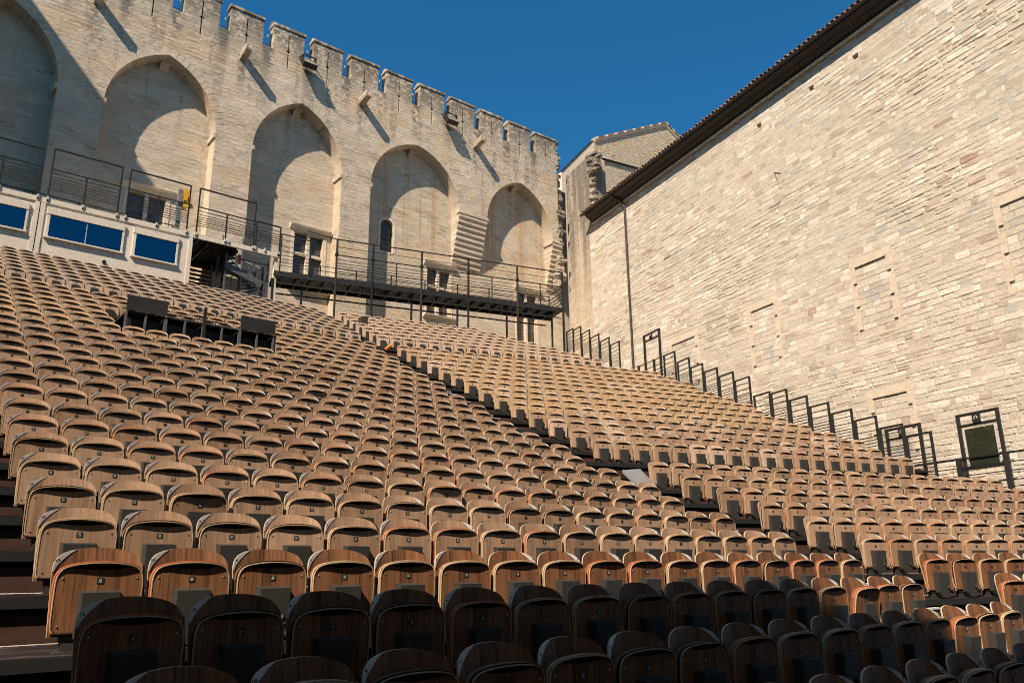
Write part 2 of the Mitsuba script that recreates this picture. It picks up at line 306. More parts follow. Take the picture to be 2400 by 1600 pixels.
def stone8(mb, fn, a0, a1, z0, z1, joint, bev, dep, r, uid, base=-0.006, rough=0.0):
    """a block with knocked-off corners and an uneven outline"""
    j = joint / 2; w, h = a1 - a0, z1 - z0; c = min(.045, .3 * h) * r.uniform(.35, 1.0, 8)
    pts = np.array([(a0+j+c[0], z0+j), (a1-j-c[1], z0+j), (a1-j, z0+j+c[2]), (a1-j, z1-j-c[3]), (a1-j-c[4], z1-j), (a0+j+c[5], z1-j), (a0+j, z1-j-c[6]), (a0+j, z0+j+c[7])])
    pts = pts + r.uniform(-rough, rough, (8, 2)) * [1, .6]
    m = pts.mean(0); d = m - pts; top = pts + d / np.linalg.norm(d, axis=1, keepdims=True) * (bev + rough * .5)
    A = np.concatenate([pts[:, 0], top[:, 0], [m[0]]]); B = np.concatenate([pts[:, 1], top[:, 1], [m[1]]])
    D = np.concatenate([np.full(8, base), dep + r.uniform(-1, 1, 8) * dep * .35, [dep * r.uniform(.9, 1.35)]])
    i = np.arange(8); k = (i + 1) % 8
    f = np.vstack([np.c_[i, k, k + 8], np.c_[i, k + 8, i + 8], np.c_[i + 8, k + 8, np.full(8, 16)]])
    return mb.add(fn(A, B, D), f, (uid, 0.0))
def area_px(fn, a0, a1, z0, z1):
    p = proj(fn(np.array([a0, a1, a1, a0]), np.array([z0, z0, z1, z1]), np.zeros(4)))
    c = p.mean(0)
    if not (-20 < c[0] < 2420 and -20 < c[1] < 1620): return 0.0
    x, y = p[:, 0], p[:, 1]; return 0.5 * abs(np.dot(x, np.roll(y, -1)) - np.dot(y, np.roll(x, -1)))
def lay(parent, name, rects, region, fn, joint, bev, dep, rough, m, seed, n_single, rest_name, blocked=None, shape=None):
    shape = shape or stone
    """rects clipped to region; the n_single largest in the picture as parts, the rest as one mesh"""
    r = np.random.RandomState(seed); pr = prep(region); items, cut = [], []
    for (a0, a1, z0, z1) in rects:
        b = sbox(a0, z0, a1, z1)
        if pr.contains(b): items.append((area_px(fn, a0, a1, z0, z1), a0, a1, z0, z1))
        elif pr.intersects(b):
            g = b.intersection(region).buffer(-joint / 2, join_style=2)
            for q in getattr(g, "geoms", [g]):
                if q.geom_type == "Polygon" and q.area > 0.004: cut.append(q)
    items.sort(key=lambda t: -t[0])
    rest = MB()
    for i, (ar, a0, a1, z0, z1) in enumerate(items):
        uid = r.rand() ; d = dep * r.uniform(0.45, 1.25)
        if i < n_single and ar > 60 and not (blocked and blocked((a0 + a1) / 2, (z0 + z1) / 2)):
            obj(name, shape(MB(), fn, a0, a1, z0, z1, joint, bev, d, r, uid, rough=rough), m, parent)
        else: shape(rest, fn, a0, a1, z0, z1, joint, bev, d, r, uid, rough=rough)
    for q in cut:
        rest.prism(q.simplify(0.004), fn, -0.006, dep * r.uniform(0.5, 1.1), (r.rand(), 0.0))
    if rest.n: obj(rest_name, rest, m, parent, kind="stuff")

# ---------------------------------------------------------------- battlemented wall (facade, plane y = F)
F = 36.0; DEP = 0.85; ZS = 20.5; ZA = 23.93; ZB = 8.0
ffn = lambda a, b, d: np.stack([a, F - d, b], -1)
bfn = lambda a, b, d: np.stack([a, F + DEP - d, b], -1)
def arch_poly(x0, x1, zb, spring=ZS, apex=ZA, n=18):
    w = (x1 - x0) / 2; h = apex - spring; rad = (h * h / w + w) / 2; cx = (x0 + x1) / 2
    cL, cR = x0 + rad, x1 - rad; tA = math.acos((rad - w) / rad)
    L = [(cL - rad * math.cos(t), spring + rad * math.sin(t)) for t in np.linspace(0, tA, n)]
    Rr = [(cR + rad * math.cos(t), spring + rad * math.sin(t)) for t in np.linspace(tA, 0, n)][1:]
    return L, Rr, Polygon([(x0, zb)] + L + Rr + [(x1, zb)])
ARCH = [(-0.75, 3.80), (5.65, 10.64), (12.48, 17.40), (19.15, 25.10), (27.15, 32.52)]
arches = [arch_poly(a, b, ZB - 1) for a, b in ARCH]
open_low = sbox(ARCH[3][0], ZB - 1, 40, 17.35).union(sbox(25.09, 17, 27.16, 20.49)).union(sbox(32.51, 17, 34, 20.49))                       # below the two corbelled piers the wall is one flat field
zsill, ztop, PITCH, XM = 26.52, 28.05, 2.269, 7.16
mer = [(XM + PITCH * i - 0.86, XM + PITCH * i + 0.86) for i in range(-5, 12)]
out = [(-6.0, ZB), (-6.0, zsill)]
for a, b in mer: out += [(a, zsill), (a, ztop), (b, ztop), (b, zsill)]
out = out[:-1] + [(33.06, zsill), (33.06, ZB)]
outline = Polygon(out).buffer(0)
slits = [sbox(XM + PITCH * i - 0.032, 25.65, XM + PITCH * i + 0.032, 27.62).union(sbox(XM + PITCH * i - 0.10, 26.62, XM + PITCH * i + 0.10, 26.72)) for i in range(-5, 12)]
front = outline
for L, Rr, P in arches: front = front.difference(P)
front = front.difference(open_low)
for s_ in slits: front = front.difference(s_)
fac = thing("battlemented_wall", "sunlit stone wall with battlements and five tall blind arches behind the stand", "wall")
core = front.difference(sbox(-10, 25.2, 40, 30))
par = front.intersection(sbox(-10, 25.2, 40, 30))
obj("core", MB().prism(core, ffn, -DEP - 0.2, 0, (0.3, 1.0)), "facade_stone", fac)
obj("parapet", MB().prism(par, ffn, -0.55, 0, (0.3, 1.0)), "facade_stone", fac)
vous_bands = []
for L, Rr, P in arches:
    vous_bands.append(P.buffer(0.42).difference(P).intersection(sbox(-10, ZS, 40, 30)))
lay_region = front
for vb in vous_bands: lay_region = lay_region.difference(vb)
hidden = lambda a, z: z < 14.2 or a < -0.2
lay(fac, "stone", courses(-1.2, 33.1, 11.6, 28.1, (0.19, 0.25), (0.32, 0.85), 3), lay_region.intersection(sbox(-1.2, 11.5, 33.06, 28.05)), ffn, 0.010, 0.005, 0.009, 0.007, "facade_stone", 5, 150, "small_stones", hidden)
# voussoirs
for ai, (L, Rr, P) in enumerate(arches):
    pts = L + Rr[0:]; pts = np.array(pts)
    line = LineString(pts); n = 30
    for side, seg in ((0, L), (1, [L[-1]] + Rr)):
        ls = LineString(seg); m_ = 15
        for j in range(m_):
            p0, p1 = np.array(ls.interpolate(j / m_, normalized=True).coords[0]), np.array(ls.interpolate((j + 1) / m_, normalized=True).coords[0])
            t = (p1 - p0) / np.linalg.norm(p1 - p0); nn = np.array([-t[1], t[0]])
            h = 0.42 * (0.9 + 0.18 * R.rand())
            q = Polygon([p0 + t * .006, p1 - t * .006, p1 - t * .004 + nn * h, p0 + t * .004 + nn * h])
            mbv = MB().prism(q, ffn, -0.02, 0.008 + 0.008 * R.rand(), (R.rand() * .9, 0.0))
            if ai == 0 and p0[0] < 1.0: continue
            obj("voussoir", mbv, "facade_stone", fac)
# recessed back wall with its windows
WIN = [  # x0, x1, z0, z1, transom, hood x0, x1, sill
    (7.30, 8.95, 15.2, 16.92, None, 6.98, 9.40, False),
    (15.33, 16.92, 14.06, 17.0, 15.86, 15.04, 17.32, True),
    (23.44, 25.0, 14.06, 16.92, 15.84, 23.18, 25.42, True),
    (30.10, 31.65, 13.4, 16.82, 15.6, 29.89, 32.1, False)]
back = sbox(-6, ZB, 34.1, 25.0)
lancet = Polygon([(20.32, 17.22)] + [(20.73 - 0.41 * math.cos(t), 18.75 + 0.41 * math.sin(t)) for t in np.linspace(0, math.pi, 14)] + [(21.14, 17.22)])
for w in WIN: back = back.difference(sbox(w[0], w[2], w[1], w[3]))
back = back.difference(lancet)
obj("recess_core", MB().prism(back, bfn, -0.7, 0, (0.3, 1.0)), "facade_stone", fac)
vis = open_low.buffer(0)
for L, Rr, P in arches: vis = vis.union(P)
lay(fac, "stone", courses(-1.2, 34.0, 11.6, 24.2, (0.20, 0.27), (0.35, 0.9), 13), back.intersection(vis).intersection(sbox(-1, 11.5, 34.0, 24)), bfn, 0.009, 0.005, 0.007, 0.006, "facade_stone", 6, 90, "recess_stones", hidden)
# windows
for wi, (x0, x1, z0, z1, tr, h0, h1, sill) in enumerate(WIN):
    w = obj("window", MB().box((x0, F+DEP+.22, z0), (x1, F+DEP+.26, z1)), "leaded", fac)
    fr = MB(); cx = (x0 + x1) / 2
    fr.box((cx - .085, F+DEP+.02, z0), (cx + .085, F+DEP+.20, z1))
    obj("mullion", fr, "dressed", w)
    if tr: obj("transom", MB().box((x0, F+DEP+.03, tr - .07), (cx - .087, F+DEP+.19, tr + .07)).box((cx + .087, F+DEP+.03, tr - .07), (x1, F+DEP+.19, tr + .07)), "dressed", w)
    prof = lambda zt, zb, dep: Polygon([(0, zb), (dep, zt - .14), (dep, zt), (0, zt + .02)])
    # hood mould: a bar with a sloping underside
    hv = np.array([[a, F + DEP - d, z] for a in (h0, h1) for d, z in ((0, z1 + .10), (.20, z1 + .26), (.24, z1 + .36), (0, z1 + .40))])
    obj("hood", MB().add(hv, [[0,1,2,3],[7,6,5,4],[0,4,5,1],[1,5,6,2],[2,6,7,3]]), "dressed", w)
    if sill:
        sv = np.array([[a, F + DEP - d, z] for a in (x0 - .25, x1 + .38) for d, z in ((0, z0 - .22), (.30, z0 - .08), (.32, z0 - .01), (0, z0 + .02))])
        obj("sill", MB().add(sv, [[0,1,2,3],[7,6,5,4],[0,4,5,1],[1,5,6,2],[2,6,7,3]]), "dressed", w)
    obj("jamb", MB().box((x0 - .16, F+DEP-.035, z0), (x0 - .003, F+DEP+.2, z1)), "dressed", w)
    obj("jamb", MB().box((x1 + .003, F+DEP-.035, z0), (x1 + .20, F+DEP+.2, z1)), "dressed", w)
w = obj("lancet_window", MB().prism(lancet, bfn, -.26, -.22), "leaded", fac)
obj("surround", MB().prism(lancet.buffer(0.14).difference(lancet).intersection(sbox(0, 17.22, 40, 30)), bfn, -.2, 0.03), "dressed", w)
obj("saddle_bar", MB().box((20.33, F+DEP+.19, 18.02), (21.13, F+DEP+.21, 18.05)), "steel_dark", w)
# corbels under the apexes, imposts at the springing
for (a, b) in ARCH:
    cx = (a + b) / 2
    v = np.array([[x, F + DEP - d, z] for x in (cx - .20, cx + .20) for d, z in ((0, 23.46), (.16, 23.50), (.20, 23.68), (.36, 23.72), (.38, 24.1), (0, 24.1))])
    f = [[0,1,2],[0,2,3],[0,3,4],[0,4,5],[8,7,6],[9,8,6],[10,9,6],[11,10,6]] + [[i, i+6, i+7] for i in range(5)] + [[i, i+7, i+1] for i in range(5)]
    if cx > 2: obj("corbel", MB().add(v, f, (R.rand(), 0)), "facade_stone", fac)
for (a, b) in ARCH:
    for x, sgn in ((a, 1), (b, -1)):
        if x < 3 or (x > 25 and x < 28): continue
        lo, hi = sorted((x, x + sgn * .10))
        obj("impost", MB().box((lo - (.02 if sgn > 0 else 0), F - .03, ZS - .12), (hi + (.02 if sgn < 0 else 0), F + DEP - .01, ZS + .12), (R.rand(), 0)), "facade_stone", fac)
# corbelled piers (stepped courses) between the two last arches and at the far right
def stepped(x0, x1, n=10):
    for i in range(n):
        z0 = 17.35 + i * (20.5 - 17.35) / n; z1 = z0 + (20.5 - 17.35) / n - .02
        d = DEP * (i + 1) / n + .03
        v = np.array([[x, F + DEP - q, z] for x in (x0 - .01, x1 + .01) for q, z in ((0, z0), (d - .10, z0), (d, z0 + .11), (d, z1), (0, z1))])
        f = [[0,1,2],[0,2,3],[0,3,4],[7,6,5],[8,7,5],[9,8,5]] + [[j, j+5, j+6] for j in range(4)] + [[j, j+6, j+1] for j in range(4)]
        obj("corbel_course", MB().add(v, f, (R.rand(), 0)), "facade_stone", fac)
    obj("corbel_cap", MB().box((x0 - .08, F - .07, 20.5), (x1 + .08, F + .2, 20.68), (.4, 0)), "facade_stone", fac)
stepped(25.10, 27.15); stepped(32.52, 33.3)
# merlon copings
for i, (a, b) in enumerate(mer):
    if b < 6: continue
    c = [[x, y, z] for x in (a - .05, b + .05) for y, z in ((F - .06, ztop - .10), (F - .06, ztop + .04), (F + .24, ztop + .20), (F + .6, ztop + .02), (F + .6, ztop - .10))]
    v = np.array(c) + R.uniform(-.02, .02, (10, 3))
    f = [[0,1,2],[0,2,3],[0,3,4],[7,6,5],[8,7,5],[9,8,5]] + [[j, j+5, j+6] for j in range(4)] + [[j, j+6, j+1] for j in range(4)]
    obj("coping", MB().add(v, f, (R.rand(), 0)), "facade_stone", fac)
# broken toothing at the right end
rr = np.random.RandomState(4); z = 17.6
while z < 28.0:
    h = rr.uniform(.16, .30); l = (rr.uniform(.08, .34) if z > 25.5 else rr.uniform(.25, .75)) * (1 if rr.rand() < .65 else .45)
    tm = trimesh.creation.icosphere(1, 1.0); v = np.array(tm.vertices)
    v = np.sign(v) * np.abs(v) ** .45 * [l * .55, rr.uniform(.2, .4), h * .52] * rr.uniform(.8, 1.15, (len(v), 1))
    obj("toothing_stone", MB().add(v + [33.02 + l * .35, F + .25 + rr.uniform(-.18, .2), z + h / 2], tm.faces, (rr.rand(), 0)), "pier_stone", fac)
    if z < 25.2:
        for _ in range(2):
            v2 = np.sign(np.array(tm.vertices)) * np.abs(np.array(tm.vertices)) ** .5 * [rr.uniform(.12, .3), .25, rr.uniform(.09, .18)] * rr.uniform(.75, 1.2, (len(v), 1))
            obj("toothing_stone", MB().add(v2 + [33.15 + rr.uniform(0, .42), F + .45 + rr.uniform(-.2, .3), z + rr.uniform(0, h)], tm.faces, (rr.rand(), 0)), "pier_stone", fac)
    z += h * .93
# water spouts: open stone channels
for i, sx in enumerate((4.84, 11.62, 18.36, 26.27)):
    mb = MB(); y0, y1 = F - .88, F + .05; zb = 25.12
    for a, b, c, d in ((-.17, .17, 0, .12), (-.17, -.09, .12, .36), (.09, .17, .12, .36)):
        v = np.array([[sx + x, y, zb + z + (0.16 if y == y0 else 0)] for y in (y0, y1) for x, z in ((a, c), (b, c), (b, d), (a, d))])
        mb.add(v, [[0,1,2,3],[7,6,5,4],[0,4,5,1],[1,5,6,2],[2,6,7,3],[3,7,4,0]], (.2 + .1 * i, 0))
    obj("water_spout", mb, "facade_stone", fac)
# rails in the embrasures: things of their own, behind the parapet
for i in range(-1, 11):
    xc = XM + PITCH * (i + .5)
    t = thing("embrasure_rail", f"thin white guard rail in the {ORD[i+1]} embrasure gap from the left along the battlements", "railing", "guard rails in the embrasures of the battlements")
    obj("post", MB().bar((xc + .22, F + .75, zsill - .3), (xc + .22, F + .75, zsill + 1.25), .04), "alu", t)
    for zz in (.15, .65, 1.15): obj("rail", MB().bar((xc - .7, F + .76, zsill + zz), (xc + .7, F + .76, zsill + zz), .03), "steel_grey", t)
    obj("footing", MB().box((xc + .1, F + .6, zsill - .6), (xc + .34, F + .9, zsill - .28)), "steel_grey", t)
# wall walk behind the parapet
obj("wall_walk", MB().box((-6, F + .55, 25.0), (33, F + 3.0, 25.55)), "dressed", fac)
# floodlights
for i, fx in enumerate((14.95, 24.12)):
    t = thing("floodlight", f"black twin floodlight on a bracket under the battlements, {'left' if i == 0 else 'right'} one of the two", "floodlight", "floodlights on the battlemented wall")
    M = np.eye(4); a = math.radians(-38); M[:3, :3] = [[1, 0, 0], [0, math.cos(a), -math.sin(a)], [0, math.sin(a), math.cos(a)]]; M[:3, 3] = (fx, F - .48, 26.12)
    obj("housing", MB().box((-.38, -.12, -.34), (.38, .16, .34), M=M), "steel_dark", t)
    for zz in (-.17, .17): obj("lamp_glass", MB().box((-.32, -.135, zz - .13), (.32, -.125, zz + .13), M=M), "lamp_glass", t)
    obj("bracket", MB().bar((fx - .36, F + .02, 26.6), (fx - .36, F - .55, 26.5), .05).bar((fx + .36, F + .02, 26.6), (fx + .36, F - .55, 26.5), .05).bar((fx - .36, F - .55, 26.5), (fx + .36, F - .55, 26.5), .05).bar((fx - .36, F - .55, 26.5), (fx - .36, F - .45, 26.1), .05).bar((fx + .36, F - .55, 26.5), (fx + .36, F - .45, 26.1), .05), "steel_dark", t)

# ---------------------------------------------------------------- right-hand hall
C0 = np.array([34.16, 36.0]); A2 = math.radians(77.2); U2 = np.array([math.cos(A2), math.sin(A2)]); N2 = np.array([-U2[1], U2[0]])
def wfn(a, b, d):
    a, b, d = np.broadcast_arrays(np.asarray(a, float), np.asarray(b, float), np.asarray(d, float))
    p = C0[None] - a.reshape(-1, 1) * U2 + d.reshape(-1, 1) * N2
    return np.concatenate([p, b.reshape(-1, 1)], 1)
hall = thing("stone_hall", "long sunlit rubble stone hall wall rising to tiled eaves on the right", "building")
TE = 34.0; ZE = 21.25
BW = [(15.9, 17.35, 8.45, 11.30), (21.85, 23.3, 8.5, 11.36), (9.9, 11.8, 8.6, 11.26), (21.85, 23.35, 3.6, 6.08), (27.85, 29.6, 8.5, 11.43)]
holes = [(23.3, 20.1), (20.9, 20.05), (17.65, 19.98)]
face = sbox(2.35, -2.2, TE, ZE)
bwp = []
for (a, b, c, d) in BW:
    P = sbox(a, c, b, d); n = 6
    for i in range(n):                                                     # toothed jambs
        z = c + (d - c) * (i + .15) / n
        if i % 2 == 0: P = P.union(sbox(a - .16, z, a + .02, z + .24)).union(sbox(b - .02, z + .05, b + .16, z + .30))
    bwp.append(P)
wallp = face
for P in bwp: wallp = wallp.difference(P)
for (a, z) in holes: wallp = wallp.difference(sbox(a - .14, z - .1, a + .14, z + .12))
obj("core", MB().prism(wallp, wfn, -0.6, 0, (.3, 1.0)), "hall_stone", hall)
obj("recess_core", MB().prism(sbox(2.4, -2.2, TE, ZE), wfn, -1.2, -0.605, (.3, 1.0)), "hall_stone", hall)
frames = []
for (a, b, c, d), P in zip(BW, bwp): frames.append(sbox(a - .24, c - .1, b + .30, d + .36).difference(P))
lr = wallp
for f_ in frames: lr = lr.difference(f_)
hid2 = lambda a, z: (a > 13 and z < 3.2) or (a <= 13 and z < 9.5)
def mixed_rects():
    # courses of changing height; some bands of coarse work, some of thin slabs
    r = np.random.RandomState(21); z = 0.6
    while z < ZE + .3:
        hh = r.uniform(.14, .265); a = 2.0 - r.rand()
        while a < TE:
            l = r.uniform(.22, .82) if r.rand() < .8 else r.uniform(.14, .28)
            zz0, zz1 = z + r.uniform(-.012, .012), z + hh + r.uniform(-.012, .012)
            if hh > .22 and r.rand() < .12:
                yield a, a + l, zz0, (zz0 + zz1) / 2; yield a, a + l, (zz0 + zz1) / 2, zz1
            else: yield a, a + l, zz0, zz1
            a += l
        z += hh
def rubble_block(mb, fn, a0, a1, z0, z1, joint, bev, dep, r, uid, base=-0.006, rough=0.0):
    n_ = float(meshkit.noise(np.array([[a0 * .28, z0 * .45, 3.0]]))[0]); k_ = 0.5 + 1.2 * min(max((n_ - .25) / .5, 0), 1)      # smooth ashlar patches, rough rubble patches
    if r.rand() < .10: dep = -.004
    return stone8(mb, fn, a0, a1, z0, z1, joint, bev * k_, dep * k_ if dep > 0 else dep, r, uid, base, rough * k_)
lay(hall, "stone", mixed_rects(), lr.intersection(sbox(2.35, .8, 31, ZE)), wfn, 0.016, 0.010, 0.017, 0.012, "hall_stone", 8, 250, "small_stones", hid2, rubble_block)
for i, ((a, b, c, d), P, fr) in enumerate(zip(BW, bwp, frames)):
    bwin = obj("blind_window", MB().prism(P, wfn, -.595, -.075, (.35, 1.0)), "hall_stone", hall, label="walled-up window with toothed stone jambs and a shadow under its lintel")
    rs = np.random.RandomState(50 + i); m2 = MB()
    prp = prep(P)
    for (x0, x1, z0, z1) in courses(a - .2, b + .2, c, d, (.2, .3), (.3, .75), 60 + i):
        g = sbox(x0, z0, x1, z1).intersection(P)
        g = g.buffer(-.009, join_style=2)
        for q in getattr(g, "geoms", [g]):
            if q.geom_type == "Polygon" and q.area > .004: obj("stone", MB().prism(q, wfn, -.08, -.055 + rs.uniform(0, .015), (rs.rand(), 0)), "hall_stone", bwin)
    zz = c - .1
    while zz < d + .3:
        h = rs.uniform(.32, .55); z2 = min(zz + h, d + .36)
        g = fr.intersection(sbox(a - 1, zz, b + 1, z2)) if zz < d - .02 else fr.intersection(sbox(a - 1, zz, b + 1, d + .4))
        if zz < d - .02 and z2 > d: g = fr.intersection(sbox(a - 1, zz, b + 1, d))
        g = g.buffer(-.004, join_style=2)
        for q in getattr(g, "geoms", [g]):
            if q.geom_type == "Polygon" and q.area > .004: obj("jamb_stone" if zz < d - .02 else "lintel", MB().prism(q, wfn, -.01, .010 + rs.uniform(0, .006), (rs.rand(), 0)), "dressed", bwin)
        if zz >= d - .02: break
        zz = min(z2, d) if zz < d - .02 else z2
# eaves: two rows of cornice tiles, boarded soffit, gutter, roof, edge tiles
ZG = 21.62; OV = 0.72
def slab(mb, a0, a1, prof, uv=(.5, .5)):
    n = len(prof); A = np.array([a0] * n + [a1] * n); D = np.array([p[0] for p in prof] * 2); B = np.array([p[1] for p in prof] * 2)
    f = [[i, (i + 1) % n, n + (i + 1) % n, n + i] for i in range(n)]
    mb.add(wfn(A, B, D), f, uv)
    for o in (0, n):
        mb.add(wfn(A[o:o+n], B[o:o+n], D[o:o+n]), [[0, i, i + 1] for i in range(1, n - 1)], uv)
    return mb
obj("eaves_band", slab(MB(), 2.9, TE, [(-.1, 20.98), (.16, 20.98), (.16, 21.06), (-.1, 21.06)]), "dressed", hall)
mb = MB(); rs = np.random.RandomState(9); a = 2.95
while a < TE - 3:                                                          # lower tile course: the row of bright dots
    g = np.linspace(0, math.pi, 6); ca, w = a + .09, .085
    A = np.concatenate([ca + w * np.cos(g), ca + w * np.cos(g)]); B = np.concatenate([20.90 + .085 * np.sin(g)] * 2); D = np.array([-.02] * 6 + [.22] * 6)
    mb.add(wfn(A, B, D), [[i, i + 1, i + 7, i + 6] for i in range(5)], (rs.rand(), 0)); a += .185
obj("cornice_tiles", mb, "dressed", hall, kind="stuff")
obj("soffit", slab(MB(), 2.9, TE, [(-.1, 21.12), (.18, 21.10), (OV - .04, 21.46), (OV - .04, 21.50), (-.1, 21.60)]), "gutter", hall)
mb = MB(); a = 3.0
while a < TE - 3:
    for d0, z0 in ((.22, 21.13), (.42, 21.26)):
        g = np.linspace(0, math.pi, 5); ca = a + .09
        A = np.concatenate([ca + .08 * np.cos(g)] * 2); B = np.concatenate([z0 - .03 + .07 * np.sin(g) - .05] * 2) + np.array([0] * 5 + [.08] * 5); D = np.array([d0 - .18] * 5 + [d0 + .06] * 5)
        mb.add(wfn(A, B, D), [[i, i + 1, i + 6, i + 5] for i in range(4)], (rs.rand(), 0))
    a += .185
obj("soffit_tiles", mb, "pipe_brown", hall, kind="stuff")
g = np.linspace(-math.pi * .97, 0, 9)
gp = [(OV + .03 + .085 * math.cos(t), ZG + .10 * math.sin(t)) for t in g]; gp2 = [(OV + .03 + .072 * math.cos(t), ZG + .087 * math.sin(t)) for t in g[::-1]]
mb = MB(); pr = gp + gp2; n = len(pr)
A = np.array([2.55] * n + [TE] * n); D = np.array([p[0] for p in pr] * 2); B = np.array([p[1] for p in pr] * 2)
mb.add(wfn(A, B, D), [[i, (i + 1) % n, n + (i + 1) % n, n + i] for i in range(n)])
obj("gutter", mb, "gutter", hall)
obj("roof", slab(MB(), 2.7, TE, [(OV - .05, 21.56), (OV - .05, 21.63), (-7, 23.9), (-7, 23.8)]), "tile", hall)
a = 2.75; i = 0
while a < TE - 4.5:
    g = np.linspace(0, math.pi, 7); ca = a + .13; w = .105; dz = rs.uniform(-.02, .03); L0, L1 = OV + .07 + rs.uniform(-.03, .03), -.6
    zA, zBk = 21.70 + dz, 21.70 + dz + .36 * (L0 - L1) * .9
    ri = .085
    P0 = wfn(ca + w * np.cos(g), zA + .11 * np.sin(g), np.full(7, L0)); P1 = wfn(ca + w * .9 * np.cos(g), zBk + .11 * np.sin(g), np.full(7, L1))
    Q0 = wfn(ca + ri * np.cos(g), zA + .09 * np.sin(g), np.full(7, L0)); Q1 = wfn(ca + ri * .9 * np.cos(g), zBk + .09 * np.sin(g), np.full(7, L1))
    v = np.vstack([P0, P1, Q0, Q1]); f = [[j, j+1, j+8, j+7] for j in range(6)] + [[j+14, j+21, j+22, j+15] for j in range(6)] + [[j, j+14, j+15, j+1] for j in range(6)]
    obj("roof_tile", MB().add(v, f, (rs.rand(), 0)), "tile", hall); a += .262
# downpipe
pp = wfn(np.full(7, 6.5) + np.array([-.55, -.5, -.25, -.05, 0, 0, 0]), np.array([21.55, 21.40, 21.15, 20.9, 20.6, 12, 2.0]), np.array([OV, OV - .08, .40, .20, .13, .12, .12]))
dp = obj("downpipe", MB().tube(pp, .062, 10), "pipe_brown", hall, smooth=True)
for zc in (19.6, 17.6, 15.6, 13.6, 11.6): obj("clamp", MB().tube(wfn(np.array([6.5, 6.5]), np.array([zc, zc + .07]), np.array([.12, .12])), .08, 10), "pipe_brown", dp)
# swallow-tailed iron tie on the wall
obj("wall_anchor", MB().bar(wfn(18.3, 17.25, .03)[0], wfn(18.65, 17.05, .03)[0], .02).bar(wfn(18.3, 17.25, .034)[0], wfn(18.42, 16.75, .034)[0], .02), "pipe_brown", hall)

# pier beyond the eaves with broken toothing, dark slot beside the battlements
pier = thing("buttress_pier", "weathered stone pier with broken toothing in the corner between the two walls", "pier")
ps = Polygon([(-.35, -2.2), (2.35, -2.2), (2.35, 20.9), (2.95, 20.9), (2.95, 25.65), (2.6, 25.95), (-.35, 25.9)])
obj("core", MB().prism(ps, wfn, -1.0, .03, (.3, 1.0)), "pier_stone", pier)
lay(pier, "stone", courses(-.4, 3.0, 9, 26, (.2, .27), (.4, .85), 31), ps, lambda a, b, d: wfn(a, b, np.asarray(d) + .03), .012, .006, .012, .004, "pier_stone", 32, 60, "small_stones", lambda a, z: z < 12)
rr = np.random.RandomState(11); z = 21.9
while z < 25.9:
    tm = trimesh.creation.icosphere(1, 1.0); v0 = np.array(tm.vertices); big = z > 24.4
    for c in range(3 if big else 1):
        v = np.sign(v0) * np.abs(v0) ** .45 * np.array([rr.uniform(.14, .24), rr.uniform(.2, .34), rr.uniform(.10, .16)]) * rr.uniform(.8, 1.15, (len(v0), 1))
        w = wfn(3.05 + rr.uniform(-.1, .2) + (c * .22 if big else 0), z + rr.uniform(-.06, .06), .05 + rr.uniform(-.1, .15))[0]
        obj("toothing_stone", MB().add(v + w, tm.faces, (rr.rand(), 0)), "pier_stone", pier)
    z += .30 if big else .44
obj("dark_backing", MB().box((33.0, F + .9, 8), (34.6, F + 1.3, 25.0)), "pier_stone", pier)
# gabled house behind
GY = 46.0
def gp_(x, y):
    d = np.array([(x - 1200) / FPX, (y - 800) / FPX, 1.0]) @ CAM; q = d * (GY / d[1]); return q[0], q[2]
gl, ga, gr_ = gp_(1392, 328), gp_(1558, 291), gp_(1612, 332)
house = thing("gabled_house", "rubble stone gable with tiled verge rising behind the eaves", "building")
gpoly = Polygon([(gl[0], 15), gl, ga, gr_, (gr_[0] + 6, gr_[1] - 4), (gr_[0] + 6, 15)])
obj("gable_wall", MB().prism(gpoly, xz(GY), 0, .6), "rubble", house)
g2 = gp_(1318, 402)
sp_ = Polygon([(g2[0], 15), g2, (gl[0] - .02, gl[1] - .05), (gl[0] - .02, 15)])
obj("side_wall", MB().prism(sp_, xz(GY), .1, .6), "dressed", house)
for (p, q, w, nm) in ((gl, ga, .26, "verge"), (ga, (gr_[0] + 4, gr_[1] - 2.8), .26, "verge")):
    n_ = 24; p, q = np.array(p), np.array(q)
    for i in range(n_):
        a, b = p + (q - p) * i / n_, p + (q - p) * (i + .96) / n_
        obj("verge_tile", MB().bar((a[0], GY + .05, a[1] + .10 + .02 * R.rand()), (b[0], GY + .05, b[1] + .10), .55, .16, (R.rand(), 0)), "tile" if i % 3 else "dressed", house)
    obj(nm, MB().bar((p[0], GY + .12, p[1] - .08), (q[0], GY + .12, q[1] - .08), .5, .2), "dressed", house)
obj("flashing", MB().bar((g2[0], GY + .3, g2[1]), (gl[0], GY + .3, gl[1]), .5, .06), "steel_dark", house)
# lower wing wall in front of the gable
l0, l1 = gp_(1414, 376), gp_(1500, 398)
lw = thing("wing_wall", "plain sunlit stone wall with a dark coping below the gable", "wall")
def gpy(x, y, Y):
    d = np.array([(x - 1200) / FPX, (y - 800) / FPX, 1.0]) @ CAM; q = d * (Y / d[1]); return q[0], q[2]
q0, q1, q2 = gpy(1409, 374, 40.), gpy(1540, 410, 40.), gpy(1540, 520, 40.)
obj("wall", MB().prism(Polygon([(q0[0], 14), q0, q1, (q1[0] + 3, q1[1]), (q1[0] + 3, 14)]), xz(40.), 0, .8), "rubble", lw)
obj("coping", MB().bar((q0[0], 39.98, q0[1] + .05), (q1[0], 39.98, q1[1] + .05), .3, .10), "steel_dark", lw)
